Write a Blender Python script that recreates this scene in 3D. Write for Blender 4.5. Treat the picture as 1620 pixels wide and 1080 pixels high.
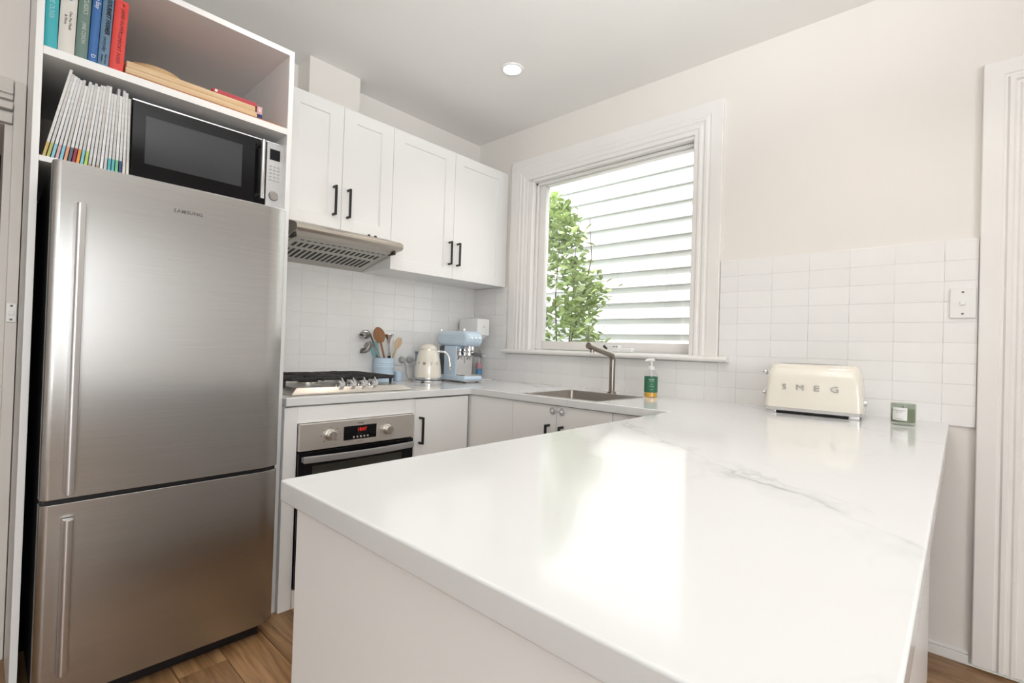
import bpy, bmesh, math, random
from mathutils import Vector, Matrix, Euler
random.seed(7)
PI = math.pi
R = math.radians
for o in list(bpy.data.objects): bpy.data.objects.remove(o, do_unlink=True)
scn = bpy.context.scene
COL = scn.collection

# ------------------------------------------------------------------ camera
cam = bpy.data.cameras.new('camera'); cam.sensor_width = 36.0; cam.lens = 772.36/1620*36
cam.clip_start = 0.02
co = bpy.data.objects.new('camera', cam); COL.objects.link(co)
co.location = (-2.5643, -2.7596, 1.1438); co.rotation_euler = (R(90.607), R(-1.804), R(-47.439))
scn.camera = co
# ------------------------------------------------------------------ world, sun, fill lamps, exposure
w = bpy.data.worlds.new('sky'); scn.world = w; w.use_nodes = True
wn = w.node_tree; wn.nodes.clear()
wo = wn.nodes.new('ShaderNodeOutputWorld'); wb = wn.nodes.new('ShaderNodeBackground')
wb.inputs[0].default_value = (0.86, 0.93, 1.0, 1); wb.inputs[1].default_value = 3.5
wn.links.new(wb.outputs[0], wo.inputs[0])
def light(name, kind, loc, rot, energy, color=(1, 1, 1), **kw):
    l = bpy.data.lights.new(name, kind); l.energy = energy; l.color = color
    for k, v in kw.items(): setattr(l, k, v)
    o = bpy.data.objects.new(name, l); COL.objects.link(o); o.location = loc; o.rotation_euler = rot
    return o
light('sun', 'SUN', (0, 0, 8), Euler((R(10), R(-27), 0)), 7.5, (1, 0.96, 0.9), angle=R(2))
# added fill lamps out of view, set in the rear and left wall openings
light('rear_fill', 'AREA', (-3.45, -5.93, 1.50), (R(90), 0, 0), 90, (0.94, 0.975, 1), shape='RECTANGLE', size=1.7, size_y=1.6)
light('side_fill', 'AREA', (-4.43, -3.75, 1.35), (R(90), 0, R(-90)), 11, (0.94, 0.975, 1), shape='RECTANGLE', size=3.0, size_y=1.9)
# the photographer's flash, aimed up and bounced off the ceiling behind the camera
light('bounce_flash', 'SPOT', (-2.35, -2.95, 1.75), Euler((R(180-30), R(0), R(-47))), 235, (0.94, 0.98, 1), spot_size=R(120), spot_blend=0.8, shadow_soft_size=0.12)
vs = scn.view_settings
vs.view_transform = 'Standard'; vs.look = 'None'; vs.gamma = 1.0; vs.use_curve_mapping = False
vs.exposure = -0.2

# ------------------------------------------------------------------ helpers
MATS = {}
def mat(name, col, rough=0.5, metal=0.0, var=0.03, vscale=6.0, bump=0.0, bscale=40.0, stretch=(1, 1, 1), spec=0.5,
        coat=0.0, aniso=0.0, emit=None, estr=0.0, transmission=0.0, ior=1.45, alpha=1.0, rand=0.0, sss=0.0):
    if name in MATS: return MATS[name]
    m = bpy.data.materials.new(name); m.use_nodes = True
    nt = m.node_tree; N = nt.nodes; L = nt.links
    p = N['Principled BSDF']
    p.inputs['Roughness'].default_value = rough; p.inputs['Metallic'].default_value = metal
    p.inputs['Specular IOR Level'].default_value = spec; p.inputs['Coat Weight'].default_value = coat
    p.inputs['Coat Roughness'].default_value = 0.05
    p.inputs['IOR'].default_value = ior
    p.inputs['Transmission Weight'].default_value = transmission
    tc = N.new('ShaderNodeTexCoord'); mp = N.new('ShaderNodeMapping'); mp.inputs['Scale'].default_value = stretch
    L.new(tc.outputs['Object'], mp.inputs['Vector'])
    nz = N.new('ShaderNodeTexNoise'); nz.inputs['Scale'].default_value = vscale; nz.inputs['Detail'].default_value = 4
    L.new(mp.outputs[0], nz.inputs['Vector'])
    rp = N.new('ShaderNodeValToRGB')
    a = [max(0, c*(1-var)) for c in col]; b = [min(1, c*(1+var)) for c in col]
    rp.color_ramp.elements[0].color = (*a, 1); rp.color_ramp.elements[1].color = (*b, 1)
    rp.color_ramp.elements[0].position = 0.3; rp.color_ramp.elements[1].position = 0.7
    L.new(nz.outputs['Fac'], rp.inputs[0])
    out = rp.outputs[0]
    if rand:
        oi = N.new('ShaderNodeObjectInfo'); hs = N.new('ShaderNodeHueSaturation')
        mr = N.new('ShaderNodeMapRange'); mr.inputs['To Min'].default_value = 1-rand; mr.inputs['To Max'].default_value = 1+rand
        L.new(oi.outputs['Random'], mr.inputs['Value']); L.new(mr.outputs[0], hs.inputs['Value']); L.new(out, hs.inputs['Color'])
        out = hs.outputs[0]
    L.new(out, p.inputs['Base Color'])
    if bump:
        n2 = N.new('ShaderNodeTexNoise'); n2.inputs['Scale'].default_value = bscale; n2.inputs['Detail'].default_value = 3
        L.new(mp.outputs[0], n2.inputs['Vector'])
        bp = N.new('ShaderNodeBump'); bp.inputs['Strength'].default_value = bump; bp.inputs['Distance'].default_value = 0.01
        L.new(n2.outputs['Fac'], bp.inputs['Height']); L.new(bp.outputs[0], p.inputs['Normal'])
    if aniso:
        p.inputs['Anisotropic'].default_value = aniso
        tg = N.new('ShaderNodeTangent'); tg.direction_type = 'RADIAL'; tg.axis = 'Z'
        L.new(tg.outputs[0], p.inputs['Tangent'])
    if emit:
        p.inputs['Emission Color'].default_value = (*emit, 1); p.inputs['Emission Strength'].default_value = estr
    MATS[name] = m
    return m

class B:
    def __init__(s): s.bm = bmesh.new()
    def face(s, pts):
        return s.bm.faces.new([s.bm.verts.new(p) for p in pts])
    def box(s, x0, x1, y0, y1, z0, z1):
        v = [s.bm.verts.new((x, y, z)) for z in (z0, z1) for x, y in ((x0, y0), (x1, y0), (x1, y1), (x0, y1))]
        for f in ((3, 2, 1, 0), (4, 5, 6, 7), (0, 1, 5, 4), (1, 2, 6, 5), (2, 3, 7, 6), (3, 0, 4, 7)):
            s.bm.faces.new([v[i] for i in f])
        return s
    def hexa(s, P):      # 8 points, bottom ring then top ring (ccw)
        v = [s.bm.verts.new(p) for p in P]
        for f in ((3, 2, 1, 0), (4, 5, 6, 7), (0, 1, 5, 4), (1, 2, 6, 5), (2, 3, 7, 6), (3, 0, 4, 7)):
            s.bm.faces.new([v[i] for i in f])
        return s
    def loft(s, rings, cap=True, closed=True):
        vr = [[s.bm.verts.new(p) for p in r] for r in rings]
        n = len(vr[0])
        for a, b in zip(vr, vr[1:]):
            for i in range(n if closed else n-1):
                j = (i+1) % n
                s.bm.faces.new((a[i], a[j], b[j], b[i]))
        if cap:
            s.bm.faces.new(list(reversed(vr[0]))); s.bm.faces.new(vr[-1])
        return s
    def lathe(s, prof, c=(0, 0, 0), n=28, cap=True):
        return s.loft([[(c[0]+r*math.cos(2*PI*i/n), c[1]+r*math.sin(2*PI*i/n), c[2]+z) for i in range(n)] for r, z in prof], cap)
    def tube(s, pts, r, n=10, cap=True):
        pts = [Vector(p) for p in pts]; rr = r if isinstance(r, (list, tuple)) else [r]*len(pts)
        t0 = (pts[1]-pts[0]).normalized()
        up = Vector((0, 0, 1)) if abs(t0.z) < .9 else Vector((1, 0, 0))
        u = t0.cross(up).normalized(); rings = []
        for i, p in enumerate(pts):
            if i == 0: t = pts[1]-pts[0]
            elif i == len(pts)-1: t = pts[-1]-pts[-2]
            else: t = (pts[i+1]-pts[i]).normalized()+(pts[i]-pts[i-1]).normalized()
            t.normalize(); u = (u-t*u.dot(t)).normalized(); v = t.cross(u)
            rings.append([tuple(p+rr[i]*(math.cos(2*PI*k/n)*u+math.sin(2*PI*k/n)*v)) for k in range(n)])
        return s.loft(rings, cap)
    def prism(s, poly, axis, a, b):
        f = {'x': lambda p, t: (t, p[0], p[1]), 'y': lambda p, t: (p[0], t, p[1]), 'z': lambda p, t: (p[0], p[1], t)}[axis]
        return s.loft([[f(p, a) for p in poly], [f(p, b) for p in poly]])

OFF = {}
def link(o, parent=None):
    COL.objects.link(o)
    if parent is not None: o.parent = parent
    return o
def root(name, loc, label, cat, group=None, rot=(0, 0, 0)):
    o = bpy.data.objects.new(name, None); o.empty_display_size = 0.05; COL.objects.link(o)
    o.location = loc; o.rotation_euler = rot
    OFF[o] = Vector(loc)
    return tag(o, label, cat, group)
def tag(o, label, cat, group=None):
    o['label'] = label; o['category'] = cat
    if group: o['group'] = group
    return o
def obj(name, b, m, parent=None, bev=0.0, seg=2, local=False, smooth=True, label=None, angle=35):
    bm = b.bm
    bmesh.ops.remove_doubles(bm, verts=bm.verts, dist=1e-6)
    bmesh.ops.recalc_face_normals(bm, faces=bm.faces)
    if bev:
        ed = [e for e in bm.edges if len(e.link_faces) == 2 and e.calc_face_angle(0) > R(30)]
        bmesh.ops.bevel(bm, geom=ed, offset=bev, segments=seg, profile=0.5, affect='EDGES', clamp_overlap=True)
    off = None
    if parent is not None and not local:
        q = parent
        while q not in OFF and q.parent: q = q.parent
        off = OFF.get(q)
        if off is not None: bmesh.ops.translate(bm, verts=bm.verts, vec=-off)
    me = bpy.data.meshes.new(name); bm.to_mesh(me); bm.free()
    if m is not None: me.materials.append(m)
    if smooth:
        me.shade_smooth()
        if bev:      # area-weighted normals keep the large faces flat and only round the bevels
            vn = [Vector((0, 0, 0)) for _ in me.vertices]
            for p in me.polygons:
                for vi in p.vertices: vn[vi] += p.normal*p.area
            me.normals_split_custom_set_from_vertices([v.normalized() if v.length > 1e-12 else Vector((0, 0, 1)) for v in vn])
        else: me.set_sharp_from_angle(angle=R(angle))
    o = bpy.data.objects.new(name, me); link(o, parent)
    if label: o['label'] = label
    return o
def single(name, b, m, label, cat, group=None, loc=None, **kw):      # a thing that is one mesh, origin at its base
    if loc is not None: bmesh.ops.translate(b.bm, verts=b.bm.verts, vec=-Vector(loc))
    o = obj(name, b, m, **kw)
    if loc is not None: o.location = loc
    return tag(o, label, cat, group)
def struct(name, b, m, parent=None, **kw):
    o = obj(name, b, m, parent, **kw)
    if parent is None: o['kind'] = 'structure'; OFF[o] = Vector((0, 0, 0))
    return o
def bx(*a): return B().box(*a)
def text(name, s, size, m, parent, M, extrude=0.0004, align='CENTER', spacing=1.0, local=True, shear=0.0, sx=1.0, bold=0.0):
    cu = bpy.data.curves.new(name, 'FONT'); cu.body = s; cu.size = size; cu.extrude = extrude; cu.align_x = align; cu.align_y = 'CENTER'
    cu.space_character = spacing; cu.shear = shear; cu.resolution_u = 2; cu.offset = bold
    t = bpy.data.objects.new(name, cu); COL.objects.link(t)
    bpy.context.view_layer.update()
    me = bpy.data.meshes.new_from_object(t.evaluated_get(bpy.context.evaluated_depsgraph_get()))
    bpy.data.objects.remove(t); bpy.data.curves.remove(cu)
    off = Vector((0, 0, 0))
    if not local:
        q = parent
        while q not in OFF and q.parent: q = q.parent
        off = OFF.get(q, off)
    me.transform(Matrix.Translation(-off) @ M @ Matrix.Diagonal((sx, 1, 1, 1)))
    me.materials.clear(); me.materials.append(m)
    o = bpy.data.objects.new(name, me); link(o, parent); return o
def mrot(loc, X, Y):      # matrix with local x -> X, local y -> Y
    X = Vector(X); Y = Vector(Y); Z = X.cross(Y)
    M = Matrix((X, Y, Z)).transposed().to_4x4(); M.translation = Vector(loc); return M
FRONT_Y = ((1, 0, 0), (0, 0, 1))      # on a face that looks to -y
FRONT_X = ((0, -1, 0), (0, 0, 1))     # on a face that looks to -x
SPINE = ((0, 0, -1), (1, 0, 0))       # down a book spine that looks to -y
def frame_sweep(prof, a0, a1, zb, zt, mp, fold=True):
    """casing round an opening: profile points (offset from the outer edge, projection); three sides with mitres"""
    s = 1 if a1 > a0 else -1
    b = B(); rings = []
    for d, h in prof:
        rings.append([mp(a0+s*d, zb, h), mp(a0+s*d, zt-d, h), mp(a1-s*d, zt-d, h), mp(a1-s*d, zb, h)])
    b.loft(rings, cap=False, closed=False)
    return b
def glass_mat(name, tint=(1, 1, 1), rough=0.0, refl=0.75, milk=0.0):
    """thin clear sheet: transparent, with a mirror share that grows towards grazing view (and a little white haze for plastics)"""
    if name in MATS: return MATS[name]
    m = bpy.data.materials.new(name); m.use_nodes = True; nt = m.node_tree; N = nt.nodes; L = nt.links; N.clear()
    out = N.new('ShaderNodeOutputMaterial'); mx = N.new('ShaderNodeMixShader'); tr = N.new('ShaderNodeBsdfTransparent')
    gl = N.new('ShaderNodeBsdfGlossy'); lw = N.new('ShaderNodeLayerWeight'); lw.inputs[0].default_value = 0.5
    pw = N.new('ShaderNodeMath'); pw.operation = 'POWER'; pw.inputs[1].default_value = 4.0
    ma = N.new('ShaderNodeMath'); ma.operation = 'MULTIPLY_ADD'; ma.inputs[1].default_value = refl; ma.inputs[2].default_value = 0.04
    tr.inputs[0].default_value = (*tint, 1); gl.inputs['Roughness'].default_value = rough
    L.new(lw.outputs['Facing'], pw.inputs[0]); L.new(pw.outputs[0], ma.inputs[0]); L.new(ma.outputs[0], mx.inputs[0])
    base = tr.outputs[0]
    if milk:
        df = N.new('ShaderNodeBsdfDiffuse'); df.inputs[0].default_value = (0.82, 0.80, 0.82, 1); m2 = N.new('ShaderNodeMixShader'); m2.inputs[0].default_value = milk
        L.new(tr.outputs[0], m2.inputs[1]); L.new(df.outputs[0], m2.inputs[2]); base = m2.outputs[0]
    L.new(base, mx.inputs[1]); L.new(gl.outputs[0], mx.inputs[2]); L.new(mx.outputs[0], out.inputs[0])
    MATS[name] = m; return m

# ------------------------------------------------------------------ materials
paint = mat('wall_paint', (0.79, 0.755, 0.715), 0.55, var=0.012, vscale=2, bump=0.02, bscale=120)
ceilp = mat('ceiling_paint', (0.86, 0.845, 0.82), 0.7, var=0.01, vscale=1.5)
trimp = mat('trim_paint', (0.82, 0.80, 0.775), 0.3, var=0.015, vscale=5, bump=0.03, bscale=30)
tilem = mat('glazed_white_tile', (0.83, 0.82, 0.805), 0.14, var=0.015, vscale=9, bump=0.12, bscale=9, rand=0.012)
grout = mat('grout', (0.80, 0.79, 0.775), 0.8, var=0.03)
cabw = mat('satin_white_cabinet', (0.845, 0.84, 0.83), 0.32, var=0.006)
cabin = mat('white_melamine', (0.80, 0.79, 0.78), 0.4, var=0.01)
blackm = mat('matt_black_metal', (0.012, 0.012, 0.012), 0.38, var=0.1)
black = mat('black_plastic', (0.01, 0.01, 0.011), 0.3, var=0.1)
blackgl = mat('black_glass', (0.006, 0.006, 0.007), 0.05, var=0.1, spec=0.25)
iron = mat('cast_iron', (0.018, 0.018, 0.019), 0.6, var=0.15, bump=0.1, bscale=300)
steel = mat('brushed_steel', (0.485, 0.48, 0.47), 0.27, 1.0, var=0.05, vscale=5, stretch=(1, 1, 120), aniso=0.75)
steel2 = mat('satin_steel', (0.60, 0.57, 0.53), 0.3, 1.0, var=0.04)
steel3 = mat('sink_steel', (0.40, 0.37, 0.34), 0.33, 1.0, var=0.04)
nickel = mat('brushed_nickel', (0.34, 0.305, 0.27), 0.3, 1.0, var=0.04)
chrome = mat('chrome', (0.75, 0.75, 0.76), 0.07, 1.0, var=0.01)
alu = mat('satin_aluminium', (0.66, 0.645, 0.65), 0.38, 1.0, var=0.02)
silverp = mat('silver_paint', (0.62, 0.62, 0.63), 0.35, 0.6, var=0.02)
cream = mat('cream_enamel', (0.79, 0.745, 0.655), 0.16, var=0.006, coat=0.5)
sky_b = mat('pastel_blue_enamel', (0.56, 0.68, 0.80), 0.2, var=0.006, coat=0.5)
sky_b2 = mat('pale_blue_tin', (0.53, 0.66, 0.78), 0.35, var=0.02)
whitep = mat('white_plastic', (0.82, 0.815, 0.80), 0.3, var=0.01)
greyp = mat('grey_plastic', (0.42, 0.42, 0.42), 0.4, var=0.03)
ink = mat('grey_print', (0.12, 0.12, 0.12), 0.5, var=0.02)
inkw = mat('white_print', (0.78, 0.80, 0.80), 0.5, var=0.02)
paper = mat('page_paper', (0.74, 0.71, 0.66), 0.7, var=0.05, vscale=60, stretch=(40, 1, 1))
pane = glass_mat('window_glass')
clear = glass_mat('clear_plastic', (0.97, 0.97, 0.98), 0.05, 0.5)
lockp = glass_mat('lock_plastic', (0.97, 0.97, 0.98), 0.1, 0.3, 0.35)
dusk = mat('dark_void', (0.02, 0.018, 0.016), 0.8, var=0.05)

def wood(name, c0, c1, scale, rough=0.4, rand=0.0, axis='Y'):
    if name in MATS: return MATS[name]
    m = mat(name, c0, rough, var=0.0); nt = m.node_tree; N = nt.nodes; L = nt.links; p = N['Principled BSDF']
    tc = N.new('ShaderNodeTexCoord'); mp = N.new('ShaderNodeMapping')
    mp.inputs['Scale'].default_value = {'Y': (9, 0.7, 9), 'X': (0.7, 9, 9), 'Z': (9, 9, 0.7)}[axis]
    oi = N.new('ShaderNodeObjectInfo'); cm = N.new('ShaderNodeCombineXYZ'); ml = N.new('ShaderNodeMath'); ml.operation = 'MULTIPLY'
    ml.inputs[1].default_value = 37.0
    L.new(oi.outputs['Random'], ml.inputs[0]); L.new(ml.outputs[0], cm.inputs[0]); L.new(ml.outputs[0], cm.inputs[1])
    L.new(cm.outputs[0], mp.inputs['Location']); L.new(tc.outputs['Object'], mp.inputs['Vector'])
    n1 = N.new('ShaderNodeTexNoise'); n1.inputs['Scale'].default_value = scale; n1.inputs['Detail'].default_value = 6; n1.inputs['Distortion'].default_value = 1.2
    L.new(mp.outputs[0], n1.inputs['Vector'])
    rp = N.new('ShaderNodeValToRGB'); rp.color_ramp.elements[0].color = (*c0, 1); rp.color_ramp.elements[1].color = (*c1, 1)
    rp.color_ramp.elements[0].position = 0.34; rp.color_ramp.elements[1].position = 0.66
    L.new(n1.outputs['Fac'], rp.inputs[0]); out = rp.outputs[0]
    if rand:
        hs = N.new('ShaderNodeHueSaturation'); mr = N.new('ShaderNodeMapRange'); mr.inputs['To Min'].default_value = 1-rand; mr.inputs['To Max'].default_value = 1+rand
        L.new(oi.outputs['Random'], mr.inputs['Value']); L.new(mr.outputs[0], hs.inputs['Value']); L.new(out, hs.inputs['Color']); out = hs.outputs[0]
    L.new(out, p.inputs['Base Color'])
    bp = N.new('ShaderNodeBump'); bp.inputs['Strength'].default_value = 0.08; bp.inputs['Distance'].default_value = 0.004
    L.new(n1.outputs['Fac'], bp.inputs['Height']); L.new(bp.outputs[0], p.inputs['Normal'])
    return m
floorw = wood('floor_timber', (0.17, 0.085, 0.036), (0.36, 0.21, 0.10), 3.2, 0.38, 0.16)
palew = wood('pale_beech', (0.60, 0.42, 0.24), (0.70, 0.52, 0.33), 4, 0.5, axis='X')
roundw = wood('round_board_wood', (0.50, 0.34, 0.17), (0.58, 0.41, 0.23), 4, 0.5, axis='X')
spoonw = wood('brown_spoon_wood', (0.20, 0.085, 0.035), (0.38, 0.19, 0.09), 6, 0.5, axis='Z')
spoonp = wood('pale_spoon_wood', (0.52, 0.37, 0.23), (0.62, 0.46, 0.31), 6, 0.5, axis='Z')

def quartz():
    m = mat('white_quartz', (0.725, 0.73, 0.733), 0.11, var=0.0, spec=0.5); nt = m.node_tree; N = nt.nodes; L = nt.links; p = N['Principled BSDF']
    tc = N.new('ShaderNodeTexCoord')
    def noise(scale, detail=5, dist=0.0):
        n = N.new('ShaderNodeTexNoise'); n.inputs['Scale'].default_value = scale; n.inputs['Detail'].default_value = detail; n.inputs['Distortion'].default_value = dist
        L.new(tc.outputs['Object'], n.inputs['Vector']); return n.outputs['Fac']
    def math_(op, a, b=None, clamp=False):
        n = N.new('ShaderNodeMath'); n.operation = op; n.use_clamp = clamp
        for i, v in enumerate((a, b)):
            if v is None: continue
            if isinstance(v, (int, float)): n.inputs[i].default_value = v
            else: L.new(v, n.inputs[i])
        return n.outputs[0]
    sp = N.new('ShaderNodeSeparateXYZ'); L.new(tc.outputs['Object'], sp.inputs[0])
    wob = noise(3.2, 8); fine = noise(16, 7)
    def vein(nx, ny, c, width, amp):
        d = math_('ADD', math_('ADD', math_('MULTIPLY', sp.outputs[0], nx), math_('MULTIPLY', sp.outputs[1], ny)), -c)
        d = math_('ADD', d, math_('MULTIPLY', math_('ADD', wob, -0.5), amp))
        d = math_('ADD', d, math_('MULTIPLY', math_('ADD', fine, -0.5), amp*0.35))
        d = math_('ABSOLUTE', d)
        return math_('SUBTRACT', 1.0, math_('DIVIDE', d, width), True)
    # the long grey vein of the peninsula, from (-1.39,-2.28) to (-1.74,-2.72)
    nx, ny = 0.783, -0.622
    c0 = nx*(-1.56+1.1)+ny*(-2.50+1.9)      # the slab's own origin lies at (-1.1, -1.9)
    v1 = vein(nx, ny, c0, 0.008, 0.16); v1b = vein(nx, ny, c0-0.01, 0.06, 0.30)
    patch = noise(5.5, 4); pr = N.new('ShaderNodeValToRGB'); pr.color_ramp.elements[0].position = 0.42; pr.color_ramp.elements[1].position = 0.62
    L.new(patch, pr.inputs[0])
    v2 = vein(0.80, -0.6, 0.80*(-0.60+1.1)-0.6*(-2.68+1.9), 0.012, 0.20); v3 = vein(0.75, -0.66, 0.75*(-0.64+1.1)-0.66*(-1.45+1.9), 0.02, 0.3)
    tot = math_('MULTIPLY', math_('MULTIPLY', v1, math_('ADD', math_('MULTIPLY', pr.outputs[0], 0.75), 0.25)), 0.36)
    v1c = vein(nx, ny, c0+0.03, 0.006, 0.30); tot = math_('ADD', tot, math_('MULTIPLY', math_('MULTIPLY', v1c, pr.outputs[0]), 0.34))
    tot = math_('ADD', tot, math_('MULTIPLY', math_('MULTIPLY', v1b, pr.outputs[0]), 0.20))
    tot = math_('ADD', tot, math_('MULTIPLY', v2, 0.12)); tot = math_('ADD', tot, math_('MULTIPLY', math_('MULTIPLY', v3, pr.outputs[0]), 0.25))
    cl = noise(1.7, 5, 1.0); cr = N.new('ShaderNodeValToRGB'); cr.color_ramp.elements[0].position = 0.49; cr.color_ramp.elements[1].position = 0.505
    e = cr.color_ramp.elements.new(0.52); cr.color_ramp.elements[0].color = (0, 0, 0, 1); cr.color_ramp.elements[1].color = (1, 1, 1, 1); e.color = (0, 0, 0, 1)
    L.new(cl, cr.inputs[0])
    tot = math_('ADD', tot, math_('MULTIPLY', math_('MULTIPLY', cr.outputs[0], pr.outputs[0]), 0.07), True)
    mx = N.new('ShaderNodeMix'); mx.data_type = 'RGBA'
    mx.inputs[6].default_value = (0.725, 0.73, 0.733, 1); mx.inputs[7].default_value = (0.30, 0.31, 0.34, 1)
    L.new(tot, mx.inputs[0]); L.new(mx.outputs[2], p.inputs['Base Color'])
    return m
quartzm = quartz()

# ------------------------------------------------------------------ room shell
HC = 2.683
WY0, WY1, WZ0, WZ1 = -1.70, -0.545, 1.127, 2.30        # kitchen window opening in the right wall
def wall_cells(name, us, zs, holes, f, m):
    b = B()
    for i in range(len(us)-1):
        for j in range(len(zs)-1):
            cu, cz = (us[i]+us[i+1])/2, (zs[j]+zs[j+1])/2
            if any(h[0] < cu < h[1] and h[2] < cz < h[3] for h in holes): continue
            b.box(*f(us[i], us[i+1], zs[j], zs[j+1]))
    return struct(name, b, m, smooth=False)
wall_right = wall_cells('wall_right', [-6.0, -3.78, -2.94, WY0, WY1, 0.14], [0, WZ0, 2.13, WZ1, HC],
    [(WY0, WY1, WZ0, WZ1), (-3.78, -2.94, 0, 2.13)], lambda a, b, c, d: (0, 0.14, a, b, c, d), paint)
YL = -0.30      # left of the fridge the back wall steps forward
wall_back = struct('wall_back', bx(-2.478, 0.0, 0, 0.14, 0, HC), paint, smooth=False)
struct('wall_doorway', B().box(-4.5, -3.36, YL, 0.14, 0, HC).box(-2.527, -2.4785, YL, 0.14, 0, HC).box(-3.36, -2.527, YL, 0.14, 1.86, HC), paint, smooth=False)
wall_left = wall_cells('wall_left', [-6.0, -5.3, -2.2, 0.14], [0, 0.35, 2.35, HC], [(-5.3, -2.2, 0.35, 2.35)],
    lambda a, b, c, d: (-4.64, -4.5, a, b, c, d), paint)
wall_rear = wall_cells('wall_rear', [-4.5, -4.35, -2.55, 0.0], [0, 0.66, 2.36, HC], [(-4.35, -2.55, 0.66, 2.36)],
    lambda a, b, c, d: (a, b, -6.14, -6.0, c, d), paint)
struct('wall_hall', B().box(-3.6, -3.5, 0.14, 1.6, 0, 2.4).box(-2.35, -2.25, 0.14, 1.6, 0, 2.4).box(-3.6, -2.25, 1.6, 1.7, 0, 2.4).box(-3.6, -2.25, 0.14, 1.7, 2.4, 2.46), mat('shaded_hall_paint', (0.10, 0.085, 0.07), 0.6), smooth=False)  # near-black walls: the unlit hall's shade is put into their colour
struct('ceiling', bx(-4.64, 0.3, -6.14, 0.14, HC, HC+0.08), ceilp, smooth=False)
floor = struct('floor', bx(-4.64, 0.0, -6.14, 1.7, -0.06, -0.012), mat('floor_base', (0.06, 0.035, 0.02), 0.8), smooth=False)
PW = 0.148
plank_me = None
k = 0
for i in range(31):
    x = -4.6+i*PW
    if x + PW > 0.01: break
    y = -6.1 - random.random()*0.9
    while y < (1.5 if -3.36 < x < -2.66 else 0.0):
        y1 = min(y+1.22, -0.002 if x > -2.5 else (YL-.002 if not (-3.36 < x < -2.66) else 1.6))
        if y1-y > 0.05 and y1 > -6.1:
            ys = max(y, -6.12)
            if abs((y1-ys)-1.22) < 1e-4 and plank_me:
                o = bpy.data.objects.new('floor_plank', plank_me); link(o, floor)
            else:
                o = obj('floor_plank', bx(0, PW-0.0016, 0, y1-ys-0.0016, -0.012, 0), floorw, floor, bev=0.0009, seg=1, local=True)
                if abs((y1-ys)-1.22) < 1e-4: plank_me = o.data
            o.location = (x, ys, 0)
        y += 1.22
# neutral casings
CAS = [(0, 0.0), (0, 0.021), (0.003, 0.024), (0.055, 0.024), (0.060, 0.019), (0.066, 0.019), (0.072, 0.030), (0.084, 0.030), (0.090, 0.021),
       (0.098, 0.021), (0.104, 0.027), (0.114, 0.027), (0.120, 0.017), (0.140, 0.015), (0.143, 0.0)]
CAS = [(d, h if h == 0 else 0.022+(h-0.022)*0.6) for d, h in CAS]
# window: casing, jamb, sill, sash, pane
win = struct('window_1', frame_sweep([(d*1.07, h) for d, h in CAS], -0.372, -1.846, WZ0, 2.455, lambda a, z, h: (-h, a, z)), trimp, smooth=False)
jb = B().box(-0.004, 0.14, WY1-0.012, WY1+0.02, WZ0, WZ1+0.02).box(-0.004, 0.14, WY0-0.02, WY0+0.012, WZ0, WZ1+0.02).box(-0.004, 0.14, WY0, WY1, WZ1-0.012, WZ1+0.02)
struct('jamb', jb, trimp, win, bev=0.002)
struct('window_stop', B().box(0.035, 0.055, WY1-0.03, WY1-0.012, WZ0, WZ1-0.012).box(0.035, 0.055, WY0+0.012, WY0+0.02, WZ0, WZ1-0.012).box(0.035, 0.055, WY0+0.012, WY1-0.012, WZ1-0.03, WZ1-0.012), trimp, win, bev=0.002)
sp = [(-0.062, 1.112), (-0.058, 1.122), (-0.048, 1.127), (0.14, 1.130), (0.14, 1.095), (-0.045, 1.098), (-0.058, 1.102)]
struct('window_sill', B().prism([(p[0], p[1]) for p in sp], 'y', -1.905, -0.352), trimp, win, bev=0.002)
GY0, GY1, GZ0, GZ1 = -1.665, -0.628, 1.190, 2.262
sash = B().box(0.058, 0.098, WY1-0.012, GY1, WZ0+0.006, WZ1-0.013).box(0.058, 0.098, GY0, WY0+0.012, WZ0+0.006, WZ1-0.013)
sash.box(0.058, 0.098, GY0, GY1, GZ1, WZ1-0.013).box(0.058, 0.098, GY0, GY1, WZ0+0.006, GZ0)
sa = struct('sash', sash, trimp, win, bev=0.003)
struct('pane', bx(0.076, 0.080, GY0, GY1, GZ0, GZ1), pane, sa, smooth=False)
wd = struct('window_winder', B().box(0.012, 0.058, -1.345, -1.075, WZ0+0.004, WZ0+0.030).box(0.008, 0.05, -1.26, -1.13, WZ0+0.004, WZ0+0.045), whitep, win, bev=0.006, label='white chain winder with black knobs at the foot of the sash')
struct('winder_handle', B().tube([(0.004, -1.165, WZ0+0.040), (-0.010, -1.17, WZ0+0.036), (-0.012, -1.19, WZ0+0.022)], 0.007, 8), black, wd)
for yy in (-1.228, -1.246): struct('winder_screw', B().lathe([(0.005, -0.001), (0.005, 0.004)], (0.008, yy, WZ0+0.036), 10), black, wd)
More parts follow.
